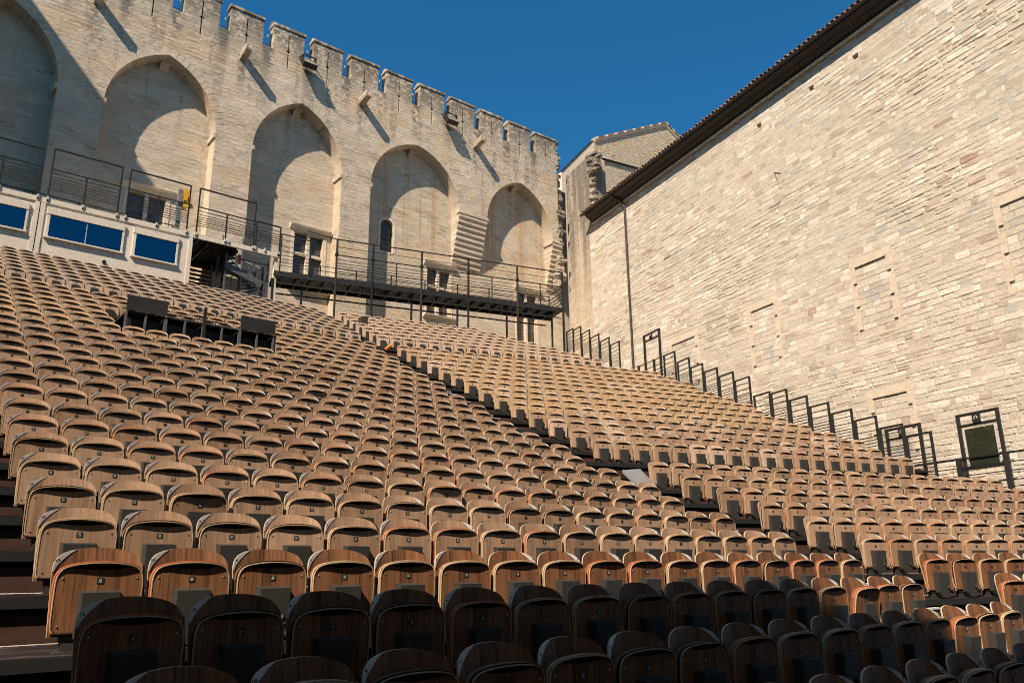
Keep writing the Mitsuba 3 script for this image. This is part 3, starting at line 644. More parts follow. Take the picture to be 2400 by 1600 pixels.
# corbelled turret foot in the corner
tg = thing("turret_foot", "brown conical foot of a corbelled turret low in the wall corner", "corbel")
zz_ = np.linspace(0, 1, 7); cpos = wfn(.35, 0, 1.35)[0]
mb = MB(); prof = [(.05, 8.8), (.35, 9.4), (.62, 10.2), (.80, 11.0), (.88, 11.6), (.92, 12.0), (.70, 12.35), (.05, 12.45)]
gg = np.arange(18) * 2 * math.pi / 18
P = np.array([[[cpos[0] + r_ * math.cos(t), cpos[1] + r_ * math.sin(t), z_] for t in list(gg) + [0]] for r_, z_ in prof])
obj("cone", MB().grid(P, np.full(P.shape[:2] + (2,), .5)), "cone_brown", tg, smooth=True)

# ---------------------------------------------------------------- seating tiers
stand = thing("seating_stand", "steep tiered seating stand filling the court below the walls", "grandstand")
def row_line(k, dy, xl=-3.0):
    kk = min(max(k, 0), NR - 1); b = bend(kk) + [0, dy]
    L = b_len(kk) + 1.0 + 0.97 + 0.55 + (9.0 if kk <= 9 else 0)
    return np.array([[xl, b[1]], b, b + BD * L])
def strip(mb, l0, z0, l1, z1):
    n = len(l0); v = np.vstack([np.c_[l0, np.full(n, z0)], np.c_[l1, np.full(n, z1)]])
    return mb.add(v, [[i, i + 1, n + i + 1, n + i] for i in range(n - 1)])
for k in range(NR):
    zt = RZ[k] - TREAD; zlow = RZ[k-1] - TREAD if k else zt - .3
    l_a, l_b = row_line(k, -.13), row_line(k, (RY[k+1] - RY[k] - .02) if k < NR - 1 else .95)
    if k < NR - 1:
        l_b = row_line(k + 1, -.09); l_b[2] = l_a[2] + (l_b[1] - l_a[1])
    mb = MB(); strip(mb, l_a, zt, l_b, zt); strip(mb, l_a, zt - .04, l_a, zt); strip(mb, l_b, zt - .04, l_a, zt - .04)
    e = MB(); mb.add(np.array([[*l_a[2], zt], [*l_b[2], zt], [*l_b[2], zt - 1.2], [*l_a[2], zt - 1.2]]), [[0, 1, 2, 3]])
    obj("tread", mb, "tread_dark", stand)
    fb = row_line(k, -.10); fc = row_line(k, -.135)
    obj("fascia", strip(strip(strip(MB(), fc, zt - .075, fc, zt - .008), fb, zt - .008, fc, zt - .008), fc, zt - .075, fb, zt - .075), "fascia_mat", stand)
    rb = row_line(k, -.085)
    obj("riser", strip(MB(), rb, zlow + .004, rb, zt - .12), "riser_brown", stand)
    obj("shadow_gap", strip(MB(), row_line(k, -.07), zt - .13, row_line(k, -.07), zt - .045), "near_black", stand)  # black strip that paints the darkness of the open gap
# end wall of the stand, steps in the aisle
for k in range(0, 25):
    b0 = bend(k); zt = RZ[k] - TREAD
    for j in (1, 2):
        zz = zt + (RZ[k+1] - RZ[k]) * j / 3; y0 = RY[k+1] - .09 - .31 * (3 - j); y1 = RY[k+1] - .10
        x0 = b0[0] - .50; x1 = b0[0] + .62
        st = MB().box((x0, y0, zt + .004), (x1, y1, zz - .02))
        s_ = obj("aisle_step", st, "tread_dark", stand)
        obj("nosing", MB().box((x0, y0 - .012, zz - .02), (x1, y0 + .05, zz)), "alu", s_)
# ---------------------------------------------------------------- folding seats
RIM = [(0, .102), (.04, .1012), (.08, .0985), (.12, .0935), (.155, .087), (.184, .078), (.205, .066), (.220, .048), (.230, .023), (.2345, -.01)]
BACK = [(0, .188), (.05, .1865), (.10, .181), (.145, .171), (.18, .158), (.207, .142), (.226, .121), (.238, .097), (.2440, .070), (.2455, .04)]
def mirror(h): return [(-x, z) for x, z in h[::-1]] + h[1:]
def back_y(x, z): return .052 + .17 * (z + .28) - .052 * (np.asarray(x) / .2455) ** 2
def uvw(x, z, tone, zone): return np.stack([np.asarray(x) + 5 + 10 * tone, np.asarray(z) + 5 + 10 * zone], -1)
def make_pan(tone, edge):
    mb = MB(); rim = np.array(mirror(RIM)); n = len(rim)
    side = np.array([(.2345, -.01), (.2345, -.10), (.233, -.2), (.229, -.262), (.215, -.28)])
    outl = np.vstack([side[::-1][:-1] * [-1, 1], rim, side[1:]])                       # left bottom, up, over, down right
    ry = np.where(outl[:, 1] > -.011, -.030 * np.clip(1 - (outl[:, 0] / .236) ** 2, 0, 1), 0.0) - .004
    c = np.array([0, -.1]); inner = outl + (c - outl) / np.linalg.norm(c - outl, axis=1, keepdims=True) * .0052
    P = lambda xz_, y: np.c_[xz_[:, 0], y, xz_[:, 1]]
    def ring(a, ya, b, yb, zone): mb.grid(np.stack([P(a, ya), P(b, yb)]), np.stack([uvw(a[:, 0], a[:, 1], tone, zone), uvw(b[:, 0], b[:, 1], tone, zone)]))
    ring(inner, ry, outl, ry, 1)                                                       # cream ply edge facing out
    ring(outl, ry, outl, ry + .010, 1)
    out2 = outl + (outl - c) / np.linalg.norm(outl - c, axis=1, keepdims=True) * .0080
    ez = {0: 1, 1: 2, 2: 3}[edge]
    o1 = outl + (outl - c) / np.linalg.norm(outl - c, axis=1, keepdims=True) * .003
    ring(o1, ry + .010, out2, ry + .010, ez)                                           # second shell, its own edge colour
    ring(out2, ry + .010, out2, ry + .023, ez)
    ring(outl, ry + .010, o1, ry + .010, 3)
    ring(out2, ry + .023, out2 * [.99, .97] - [0, .004], np.full(len(out2), .048), 0)
    # underside of the lip, from the rim back behind the panel
    back = np.c_[inner[:, 0] * .985, np.where(inner[:, 1] > -.02, inner[:, 1] - .03, inner[:, 1])]
    mid = np.c_[inner[:, 0] * .99, np.where(inner[:, 1] > -.02, inner[:, 1] - .010, inner[:, 1])]
    ring(inner, ry, mid, np.full(len(mid), .026), 0)
    back[:, 1] -= .02; ring(mid, np.full(len(mid), .026), back, np.full(len(back), .034), 3)  # cavity behind the panel, its shade painted in
    # panel with a concave upper edge
    xs = np.linspace(-.2275, .2275, 15); zt = .060 + .026 * (xs / .2275) ** 2 - .036 * np.clip((np.abs(xs) - .19) / .0375, 0, 1) ** 2
    zr = np.array([0, .34, .67, 1.0])[:, None]; zb = -.278 + .0 * xs
    zb = np.where(np.abs(xs) > .2, -.262, -.278)
    Z = zb + (zt - zb) * zr; X = np.broadcast_to(xs, Z.shape)
    mb.grid(np.stack([X, np.full_like(Z, 0.0), Z], -1), uvw(X, Z, tone, 0))
    mb.grid(np.stack([np.stack([xs, np.zeros(15), zt], -1), np.stack([xs, np.full(15, .02), zt], -1)]), np.stack([uvw(xs, zt, tone, 3)] * 2))
    # back of the pan and its lower edge
    v = P(out2 * [.99, .97], np.full(len(out2), .048)); cc = np.array([[0, .048, -.1]])
    mb.add(np.vstack([v, cc]), [[i + 1, i, len(v)] for i in range(len(v) - 1)] + [[0, len(v) - 1, len(v)]], np.vstack([uvw(v[:, 0], v[:, 2], tone, 0), uvw([0], [-.1], tone, 0)]))
    mb.box((-.215, .0, -.292), (.215, .047, -.279), (5 + 10 * tone, 5 + 10 * 3))
    return mb
def make_back(tone, edge):
    mb = MB(); top = np.array(mirror(BACK)); n = len(top)
    zr = np.linspace(0, 1, 7)[:, None]; zb = -.30
    Z = zb + (top[:, 1] - zb) * zr; X = top[:, 0] * (1 - .03 * (1 - zr)); Y = back_y(X, Z)
    mb.grid(np.stack([X, Y, Z], -1), uvw(X, Z, tone, 0))
    mb.grid(np.stack([X, Y + .013, Z], -1)[::-1], uvw(X, Z, tone, 0)[::-1])
    ol = np.vstack([np.c_[X[:, 0], Z[:, 0]][:-1], np.c_[X[-1], Z[-1]], np.c_[X[:, -1], Z[:, -1]][::-1][1:]])
    y = back_y(ol[:, 0], ol[:, 1]); z = {0: 1, 1: 1, 2: 1, 3: 2}[edge]
    mb.grid(np.stack([np.c_[ol[:, 0], y, ol[:, 1]], np.c_[ol[:, 0], y + .013, ol[:, 1]]]), np.stack([uvw(ol[:, 0], ol[:, 1], tone, z)] * 2))
    return mb
def make_badge(sgn):
    o = [(.2445, .052), (.2440, .070), (.238, .097), (.226, .121), (.207, .142), (.18, .158), (.145, .171), (.118, .1775)]
    i = [(.236, .050), (.230, .066), (.221, .083), (.209, .099), (.194, .115), (.174, .134), (.15, .155), (.125, .171)]
    o, i = np.array(o) * [sgn, 1], np.array(i) * [sgn, 1]; mb = MB()
    f = lambda q, d: np.c_[q[:, 0], back_y(q[:, 0], q[:, 1]) - d, q[:, 1]]
    for a, b in ((f(o, .004), f(i, .004)), (f(i, .004), f(i, .0002)), (f(o, .0002), f(o, .004))): mb.grid(np.stack([a, b]), np.full((2, 8, 2), .5))
    return mb
def make_hinge(tread=TREAD):
    mb = MB()
    fr = [(-.10, -.066), (.10, -.066), (.10, -.31), (.055, -.375), (-.055, -.375), (-.10, -.31)]
    bk = [(x * 1.08, z) for x, z in fr]
    v = np.array([[x, -.080 if z > -.2 else -.060, z] for x, z in fr] + [[x, -.001, z + (.012 if i < 2 else 0)] for i, (x, z) in enumerate(bk)])
    mb.add(v, [[0, 5, 4, 1], [1, 4, 3, 2], [0, 1, 7, 6], [1, 2, 8, 7], [2, 3, 9, 8], [3, 4, 10, 9], [4, 5, 11, 10], [5, 0, 6, 11]])
    return mb
def make_post():
    mb = MB()
    mb.box((-.16, .02, -TREAD + .006), (-.06, .075, -.27)); mb.box((-.19, -.02, -TREAD), (-.03, .10, -TREAD + .008))
    mb.box((-.03, .03, -TREAD), (.03, .07, -.30))
    mb.add(np.array([[.07, -.03, -.31], [.07, .06, -.31], [.07, .06, -TREAD], [.09, -.03, -.31], [.09, .06, -.31], [.09, .06, -TREAD]]), [[0, 1, 2], [5, 4, 3], [0, 2, 5], [0, 5, 3]])
    # black pivot housings each side
    mb.tube(np.array([[-.17, .035, -.30], [.17, .035, -.30]]), .028, 8)
    return mb
def make_knob():
    mb = MB(); tm = trimesh.creation.icosphere(1, 1.0)
    mb.add(np.array(tm.vertices) * [.016, .022, .03] + [.055, -.068, -.255], tm.faces); mb.add(np.array(tm.vertices) * [.012, .014, .012] + [.07, -.072, -.285], tm.faces)
    return mb
def make_arm():                                                                        # grey bracket plate between two neighbouring seats
    v = np.array([[x, y, z] for x in (.252, .268) for y, z in ((.03, -.33), (.13, -.33), (.15, .06), (.115, .085), (.05, -.10))])
    return MB().add(v, [[0, 1, 2], [0, 2, 3], [0, 3, 4], [7, 6, 5], [8, 7, 5], [9, 8, 5]] + [[i, i + 5, (i + 1) % 5 + 5] for i in range(5)] + [[i, (i + 1) % 5 + 5, (i + 1) % 5] for i in range(5)])
def make_screws():
    mb = MB(); tm = trimesh.creation.icosphere(1, .0055)
    for x, z in ((-.198, .012), (.198, .012), (-.195, -.245), (.195, -.245)): mb.add(np.array(tm.vertices) + [x, -.002, z], tm.faces)
    return mb
PAN = {(t, e): ply(make_pan(t, e), "wood", True) for t in range(6) for e in range(3)}
BCK = {(t, e): ply(make_back(t, e), "wood", True) for t in range(6) for e in (0, 3)}
BADGE = {s: ply(make_badge(s), "badge") for s in (-1, 1)}
HINGE, POST, ARM, KNOB, SCREWS = ply(make_hinge(), "hinge_grey"), ply(make_post(), "hinge_grey"), ply(make_arm(), "hinge_grey"), ply(make_knob(), "steel_dark", True), ply(make_screws(), "chrome", True)
RPLATE = ply(MB().box((-.018, -.004, -.016), (.018, -.0005, .016)), "plate_green")
FACE = np.array([[1.0, 0, 0, 0], [0, 0, -1.0, 0], [0, 1.0, 0, 0], [0, 0, 0, 1.0]])    # text plane -> facing -y
numply, rowply = {}, {}
def text_on(txt, h, cx, cz, y, spin=0.0, m="ink", lean=0.0):
    tm = meshkit.text_mesh(txt, h, 0.0012, bold=True); v = np.array(tm.vertices); mid = (v.max(0) + v.min(0)) / 2; v = v - [mid[0], mid[1], 0]
    c, s = math.cos(spin), math.sin(spin); v = np.c_[v[:, 0] * c - v[:, 1] * s, v[:, 0] * s + v[:, 1] * c, v[:, 2]]
    v = np.c_[v[:, 0] + cx, y - v[:, 2] + lean * v[:, 0], v[:, 1] + cz]
    return ply(MB().add(v, tm.faces), m)
def num_mesh(t, sgn):
    if (t, sgn) not in numply:
        cx, cz = sgn * .2205, .113; numply[(t, sgn)] = text_on(t, .0165, cx, cz, float(back_y(cx, cz)) - .0045, sgn * -.35, "ink", -2 * .052 * cx / .2455 ** 2)
    return numply[(t, sgn)]
def row_mesh(t):
    if t not in rowply: rowply[t] = text_on(t, .014, 0, 0, -.0042, math.pi / 2, "glyph")
    return rowply[t]

# every seat: block, row, index, x, y, z, angle
seats = []
SA = lambda k: 1.06 + .0356 * k
for k in range(NR):
    x = SA(k) + (0 if k < 14 else -S * math.ceil((SA(k) - .6) / S)); i = 0
    if k >= 14:
        while x < .35: x += S
    while x < a_end(k) + .2:
        booth = k in (19, 20, 21) and 3.95 < x < 8.05
        if k == 23 and 4.4 < x < 8.2 and False: booth = True
        if not booth: seats.append(["A", k, i, x, RY[k], RZ[k], 0.0])
        x += S; i += 1
    if k == 10: continue
    s = b_start(k); n = int(round(b_len(k) / S)); extra = 12 if k <= 8 else 0
    for i in range(n + 1 + extra):
        p = s + BD * S * i; seats.append(["B", k, i, p[0], p[1], RZ[k], BAZ])
# seat ends of the left-hand block showing in the corner of the picture
DAZ = math.radians(32)
for k, (xr, y, zt) in enumerate(((.46, 3.45, -.20), (.58, 4.45, -.006), (.65, 5.35, .21))):
    seats.append(["D", k, 0, xr - .245 * math.cos(DAZ), y - .245 * math.sin(DAZ), zt - .09, DAZ])
D_unseen = [(k, xr, y, zt, j) for k, (xr, y, zt) in enumerate(((.44, 3.45, -.20), (.56, 4.45, -.006), (.63, 5.35, .21), (.70, 6.25, .48), (.76, 7.15, .78), (.80, 8.05, 1.09), (.84, 8.95, 1.43), (.88, 9.85, 1.76))) for j in range(0 if k > 2 else 1, 5)]  # unseen left-block seats, added to shade the aisle
for s_ in seats:
    P = np.array([s_[3], s_[4], s_[5]]); q = CAM @ P
    px = proj(P); s_.append(q[2] if (-90 < px[0] < 2490 and -60 < px[1] < 1790 and q[2] > .5) else 1e9)
vis_seats = [s for s in seats if s[7] < 1e8]
order = sorted(vis_seats, key=lambda s: s[7])
near = set(id(s) for s in order[:300])
rs = np.random.RandomState(77)
WHERE = {"A": "the centre block", "B": "the right-hand block", "D": "the left-hand block"}
VP = {}
def tone_of(k, b):
    u = rs.rand()
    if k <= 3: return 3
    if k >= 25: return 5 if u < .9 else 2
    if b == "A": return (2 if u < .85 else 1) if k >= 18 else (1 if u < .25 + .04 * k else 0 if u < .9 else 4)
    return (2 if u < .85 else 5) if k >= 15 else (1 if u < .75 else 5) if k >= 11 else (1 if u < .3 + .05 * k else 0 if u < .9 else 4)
rowcount = {}
for s in order:
    if id(s) in near: rowcount.setdefault((s[0], s[1]), []).append(s)
groups = {}
n_far = 0
for s in vis_seats:
    b, k, i, x, y, z, az, dist = s
    tone = tone_of(k, b); e = rs.rand(); p_or = .30 if k <= 9 else .10
    edge = 1 if e < p_or else (2 if e > .80 else 0); bedge = 0
    if b == "A" and k in (3, 8) and i == 0: edge = 1
    sgn = -1 if (b == "A" and i < 6) or b == "D" else 1
    if b == "A" and k >= 14 and x < 1.06 + .0356 * k + 5.6 * S: sgn = -1
    M = T().translate([x, y, z]).rotate([0, 0, 1], math.degrees(az) + rs.uniform(-.8, .8)).rotate([1, 0, 0], rs.uniform(-.6, .6))
    if b == "B" and k == 7 and i == 7: M = M.rotate([1, 0, 0], -9)
    if id(s) in near:
        row = sorted(rowcount[(b, k)], key=lambda q: q[2]); pos = [id(q) for q in row].index(id(s))
        num = (12 - 2 * i if i < 6 else 2 * (i - 6) + 1) if b == "A" else (23 + 2 * i)
        shade = "shaded" if (k <= 2 and x < 7.4) or k == 0 else "sunlit"
        rimc = {0: "cream", 1: "orange", 2: "dark"}[edge]
        if b == "D": lab = f"end of a shaded folding seat at the left picture edge, {ORD[k]} from the bottom"
        else:
            side = f"{ORD[pos]} from left" if pos < len(row) - 1 or len(row) < 3 else "last on the right"
            lab = f"{shade} seat with {rimc} rim, {side} in {ORD[k]} row up, {WHERE[b][4:]}"
        t = thing("folding_seat", lab, "seat", "folding wooden theatre seats in rows")
        tilt = abs(rs.normal(0, 1.3)) + (rs.uniform(5, 10) if rs.rand() < .025 else 0)
        MP = M.translate([0, .035, -.30]).rotate([1, 0, 0], tilt).translate([0, -.035, .30])
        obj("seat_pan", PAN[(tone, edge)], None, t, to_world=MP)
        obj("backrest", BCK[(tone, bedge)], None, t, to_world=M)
        obj("number_plate", BADGE[sgn], None, t, to_world=M)
        rp = obj("row_plate", RPLATE, None, t, to_world=MP)
        obj("hinge_box", HINGE, None, t, to_world=M)
        obj("support_post", POST, None, t, to_world=M)
        if pos < len(row) - 1: obj("bracket_plate", ARM, None, t, to_world=M)
        obj("knob", KNOB, None, t, to_world=M)
        if dist < 10: obj("screws", SCREWS, None, t, to_world=MP, kind="stuff")
        if dist < 9 and b != "D":
            obj("row_mark", row_mesh("HGFEDCBA"[min(k, 7)] + "I"), None, t, to_world=MP)
            obj("numeral", num_mesh(str(num), sgn), None, t, to_world=M)
    else:
        gk = (tone, edge, sgn)
        if gk not in groups:
            gn = f"seat_group_{len(groups)}"; groups[gk] = gn
            scene[gn] = {"type": "shapegroup", "seat_pan": dict(PAN[(tone, edge)]), "backrest": dict(BCK[(tone, bedge)]), "number_plate": dict(BADGE[sgn]), "row_plate": dict(RPLATE), "hinge_box": dict(HINGE), "support_post": dict(POST), "bracket_plate": dict(ARM)}
        n_far += 1
        scene[f"distant_seats__{n_far:03d}"] = {"type": "instance", "to_world": M, "g": {"type": "ref", "id": groups[gk]}}
for (k, xr, y, zt, j) in D_unseen:  # the added out-of-view seats share the distant seat key
    n_far += 1
    p = np.array([xr - .1 * (k > 2), y]) - (.245 + .52 * j) * np.array([math.cos(DAZ), math.sin(DAZ)])
    scene[f"distant_seats__{n_far:03d}"] = {"type": "instance", "to_world": T().translate([p[0], p[1], zt - .09]).rotate([0, 0, 1], math.degrees(DAZ)), "g": {"type": "ref", "id": list(groups.values())[0]}}
labels["distant_seats"] = {"label": "rows of small folding wooden seats further up, plus unseen seats shading the left aisle", "category": "seats", "kind": "stuff"}
print("seats in view", len(vis_seats), "instances", n_far)

# ---------------------------------------------------------------- stepped guard rails at the right edge of the stand
RAZ = math.radians(74.0); RE = np.array([math.cos(RAZ), math.sin(RAZ)]); RN = np.array([RE[1], -RE[0]]); RP = np.array([21.81, 10.11]) + RN * .6
def rail_pt(s, z): p = RP + RE * s; return np.array([p[0], p[1], z])
panels = [(-.23, .57, 3.49), (.66, 1.43, 3.85), (1.53, 2.31, 4.23), (2.41, 3.20, 4.60), (3.30, 4.09, 4.98), (4.19, 4.98, 5.37), (5.09, 5.84, 5.78), (5.92, 6.73, 5.87), (6.90, 7.71, 6.63), (7.78, 8.6, 7.0), (8.70, 9.50, 7.38), (9.59, 10.37, 7.76), (10.44, 11.24, 8.21), (11.40, 12.2, 8.72),
          (15.84, 16.67, 10.36), (16.77, 17.65, 10.79), (17.76, 18.63, 11.24), (18.71, 19.55, 11.72), (19.64, 20.47, 12.18), (20.51, 21.24, 12.30)]
for i, (s0, s1, zt) in enumerate(panels):
    H = 1.28
    t = thing("guard_rail_panel", f"dark grey barred guard rail panel along the right edge, {ORD[i]} from the bottom", "railing", "stepped guard rail panels along the right edge of the stand")
    for s_ in (s0, s1): obj("post", MB().bar(rail_pt(s_, zt - H - .35), rail_pt(s_, zt), .065, .05), "steel_dark", t)
    obj("top_rail", MB().bar(rail_pt(s0 + .034, zt - .025), rail_pt(s1 - .034, zt - .025), .05), "steel_dark", t)
    for j, dz in enumerate((.22, .42, .60, .69, .78, .87, .96, 1.05, 1.14)): obj("bar", MB().bar(rail_pt(s0 + .034, zt - dz), rail_pt(s1 - .034, zt - dz), .022), "steel_dark", t)
def gate(s0, s1, zt, off, H, board, lab):
    q = lambda s, z, d=0: np.array([*(RP + RE * s + RN * (off + d)), z])
    t = thing("portal_frame", lab, "gateway")
    for s_ in (s0, s1): obj("post", MB().bar(q(s_, zt - H), q(s_, zt), .085), "steel_dark", t)
    for dz in (.04, .34): obj("cross_bar", MB().bar(q(s0 + .044, zt - dz), q(s1 - .044, zt - dz), .07), "steel_dark", t)
    sm = (s0 + s1) / 2
    l = thing("emblem_plate", "small black plate with pale hook sign on " + ("the frame with the board" if board else "the tall gate beside the downpipe" if zt > 8 else "the gate behind the guard rails"), "sign")
    a, bb = q(sm + .14, zt - .31, -.05), q(sm - .14, zt - .07, -.03)
    obj("plate", MB().bar(q(sm + .12, zt - .19, -.05), q(sm - .12, zt - .19, -.05), .03, .24), "board_black", l)
    th = np.linspace(-.6, 3.6, 9); obj("hook", MB().tube(np.array([q(sm + .045 * math.cos(u), zt - .18 + .05 * math.sin(u), -.075) for u in th]), .014, 6), "steel_pale", l)
    if board:
        b = thing("notice_board", "dark green-black board fixed in the portal frame above the right-hand seats", "board")
        obj("panel", MB().bar(q(s0 + .17, zt - .95, -.01), q(s1 - .17, zt - .95, -.01), .03, 1.02), "board_green", b)
        for s_ in (s0 + .14, s1 - .14): obj("edge_strip", MB().bar(q(s_, zt - 1.46, -.01), q(s_, zt - .42, -.01), .02), "steel_pale", b)
        tx = meshkit.text_mesh("Pair", .085, .003); v = np.array(tx.vertices)
        for ss, dz in ((s1 - .22, .58), (s0 + .42, .56)):
            w = np.array([q(ss - a_, zt - dz + b_, -.027 - c_) for a_, b_, c_ in v])
            obj("lettering", MB().add(w, tx.faces), "chalk", b)
        rs2 = np.random.RandomState(5)
        for j in range(12):
            ss = s1 - .3 - rs2.rand() * .55; dz = .82 + rs2.rand() * .2
            obj("scrawl", MB().bar(q(ss, zt - dz, -.029), q(ss - .03 - .03 * rs2.rand(), zt - dz - .015 + .02 * rs2.rand(), -.029), .004, .010), "ochre_scrawl", b)
        obj("lower_bar", MB().bar(q(s0 - .1, zt - 1.5), q(s1 + .1, zt - 1.5), .10), "steel_dark", t)
    return t
gate(-1.22, -.02, 4.05, 1.4, 2.6, True, "dark steel frame holding a black board at the right edge of the stand")
gate(1.27, 2.48, 4.05, 1.4, 2.3, False, "open dark steel gate frame half hidden by the guard rail panels")
gate(14.55, 15.85, 10.75, 1.4, 2.9, False, "tall open dark steel gate frame beside the brown downpipe")
# low barrier beside the board
t = thing("barrier_rail", "dark barrier of horizontal bars running from the gate to the right picture edge", "railing")
q = lambda s, z, d=0: np.array([*(RP + RE * s + RN * (1.35 + d)), z])
for s_ in (2.6, .12, -1.28, -2.1, -3.4): obj("post", MB().bar(q(s_, 1.3), q(s_, 2.85), .13 if s_ in (.12, -1.28) else .08), "steel_dark", t)
for z_ in (2.82, 2.58, 2.36, 2.12, 1.95, 1.8, 1.65): obj("bar", MB().bar(q(2.6, z_, .01), q(-3.6, z_, .01), .05 if z_ > 2.8 else .025), "steel_dark", t)
t = thing("lower_barrier", "dark barrier with a sloping hand rail below the tall gate by the downpipe", "railing")
for s_ in (15.0, 14.25, 12.98): obj("post", MB().bar(rail_pt(s_, 7.2), rail_pt(s_, 8.75), .08), "steel_dark", t)
for z_ in (8.70, 8.45, 8.25, 8.1, 7.95): obj("bar", MB().bar(rail_pt(14.2, z_), rail_pt(12.3, z_), .03), "steel_dark", t)
# landing behind the barriers
t = thing("side_landing", "narrow grey platform between the stand and the hall wall", "platform")
obj("deck", MB().add(np.array([q(3.2, 1.35, -1.6), q(-6, 1.35, -1.6), q(-6, 1.35, 2.6), q(3.2, 1.35, 2.6), q(3.2, 1.2, -1.6), q(-6, 1.2, -1.6), q(-6, 1.2, 2.6), q(3.2, 1.2, 2.6)]), [[0,1,2,3],[7,6,5,4],[0,4,5,1],[1,5,6,2],[2,6,7,3],[3,7,4,0]]), "steel_grey", t)
# grey lid and aluminium panel where the cross aisle leaves the stair
t = thing("vomitory_hatch", "pale grey sloping hatch panel beside the stair at the cross aisle", "hatch")
p9 = b_start(9)
v = np.array([[p9[0] - .78, p9[1] - .02, RZ[9] - .30], [p9[0] - .26, p9[1] - .06, RZ[9] - .30], [p9[0] - .26, p9[1] + .30, RZ[9] + .04], [p9[0] - .78, p9[1] + .30, RZ[9] - .02]])
obj("panel", MB().add(np.vstack([v, v - [0, 0, .05]]), [[0,1,2,3],[7,6,5,4],[0,4,5,1],[1,5,6,2],[2,6,7,3],[3,7,4,0]]), "steel_grey", t)
obj("seam", MB().bar(v[0] + [.26, 0, .01], v[3] + [.26, 0, .02], .015), "steel_grey", t)
t = thing("orange_handle", "bright orange bar lying on the aisle steps at the upper cross aisle", "bar")
b24 = bend(24); obj("bar", MB().bar((b24[0] + .02, RY[24] - .2, RZ[24] - .08), (b24[0] + .36, RY[24] + .02, RZ[24] + .14), .10, .07), "orange_plastic", t)
t = thing("brown_box", "small brown box standing at the aisle end of the upper right rows", "box")
b28 = b_start(29); obj("box", MB().box((b28[0] - .05, RY[29] - .75, RZ[29] - .40), (b28[0] + .25, RY[29] - .45, RZ[29] + .12)), "pipe_brown", t)
t = thing("magenta_cloth", "small magenta cloth between two seats at the cross aisle", "cloth")
pm = b_start(9) + BD * (S * 3.5); obj("cloth", MB().box((pm[0] - .06, pm[1] + .06, RZ[9] - .03), (pm[0] + .06, pm[1] + .10, RZ[9] + .08)), "magenta", t)

# ---------------------------------------------------------------- black booth among the seats
YB = 19.62
bo = thing("control_booth", "low black control booth with two raised black boards set among the centre seats", "booth")
for i in range(4):
    x0, x1 = 4.18 + i * .905, 4.18 + (i + 1) * .905 - .03
    for xx in (x0, (x0 + x1) / 2, x1): obj("post", MB().box((xx - .022, YB - .03, 5.2), (xx + .022, YB + .03, 5.98)), "steel_mid", bo)
    for a_, b_ in ((x0 + .03, (x0 + x1) / 2 - .03), ((x0 + x1) / 2 + .03, x1 - .03)): obj("panel", MB().box((a_, YB + .12, 5.1), (b_, YB + .15, 5.86)), "board_black", bo)
    obj("top", MB().box((x0, YB - .03, 5.96), (x1, YB + 1.9, 6.0)), "board_black", bo)
    if i in (0, 3): obj("raised_board", MB().box((x0 - .02, YB - .07, 6.005), (x1 + .02, YB - .03, 6.36)), "board_black", bo)
    else: obj("rail", MB().bar((x0, YB + .9, 6.36), (x1, YB + .9, 6.36), .025).bar((x0, YB + .9, 6.18), (x1, YB + .9, 6.18), .025), "steel_dark", bo)
obj("mast", MB().box((5.95, YB - .04, 5.6), (6.02, YB + .03, 6.40)), "steel_dark", bo)
obj("floor", MB().box((4.1, YB - .1, 5.0), (7.85, YB + 2.6, 5.1)), "near_black", bo)
obj("side_panel", MB().box((7.80, YB - .02, 5.1), (7.84, YB + 2.2, 6.0)), "board_black", bo)

# ---------------------------------------------------------------- site cabins on top of the stand
CY = 33.2
def pane_window(parent, x0, x1, z0, z1, n=1):
    w = obj("window", MB().box((x0 - .13, CY - .09, z1), (x1 + .07, CY - .002, z1 + .26)).box((x0 - .10, CY - .07, z0), (x0, CY - .002, z1)).box((x1, CY - .07, z0), (x1 + .07, CY - .002, z1)).box((x0 - .14, CY - .12, z0 - .06), (x1 + .09, CY - .002, z0)), "cabin_white", parent)
    for i in range(n):
        a, b = x0 + (x1 - x0) * i / n, x0 + (x1 - x0) * (i + 1) / n
        obj("pane", MB().box((a + (.012 if i else 0), CY - .028, z0), (b - (.012 if i < n - 1 else 0), CY - .010, z1)), "blue_glass", w)
    if n > 1: obj("mullion", MB().box(((x0 + x1) / 2 - .012, CY - .05, z0), ((x0 + x1) / 2 + .012, CY - .008, z1)), "steel_pale", w)
def cabin(x0, x1, lab, wins):
    c = thing("site_cabin", lab, "cabin", None)
    obj("front_wall", MB().box((x0 + .16, CY, 10.6), (x1 - .16, CY + .08, 13.82)), "cabin_white", c)
    obj("body", MB().box((x0 + .1, CY + .085, 10.6), (x1 - .1, CY + 2.4, 13.8)), "cabin_white", c)
    for xx in (x0, x1 - .158): obj("corner_post", MB().box((xx, CY - .04, 10.6), (xx + .158, CY + .12, 13.82)), "cabin_white", c)
    obj("roof_beam", MB().box((x0, CY - .05, 13.823), (x1, CY + 2.45, 14.03)), "cabin_white", c)
    for xx in np.arange(x0 + 1.15, x1 - .3, 1.18): obj("panel_joint", MB().box((xx, CY - .004, 10.6), (xx + .012, CY - .001, 13.8)), "steel_pale", c)
    for w in wins: pane_window(c, *w)
    return c
cabin(-2.45, 3.56, "cream site cabin at the left picture edge with one blue window in view", [(.6, 3.17, 12.52, 13.38, 2)])
c1 = cabin(3.60, 9.31, "cream site cabin with one double and one single blue window atop the stand", [(3.97, 6.56, 12.48, 13.40, 2), (7.08, 8.68, 12.45, 13.42, 1)])
t = thing("black_vent", "small round black vent sticking out of the cream cabin front", "vent")
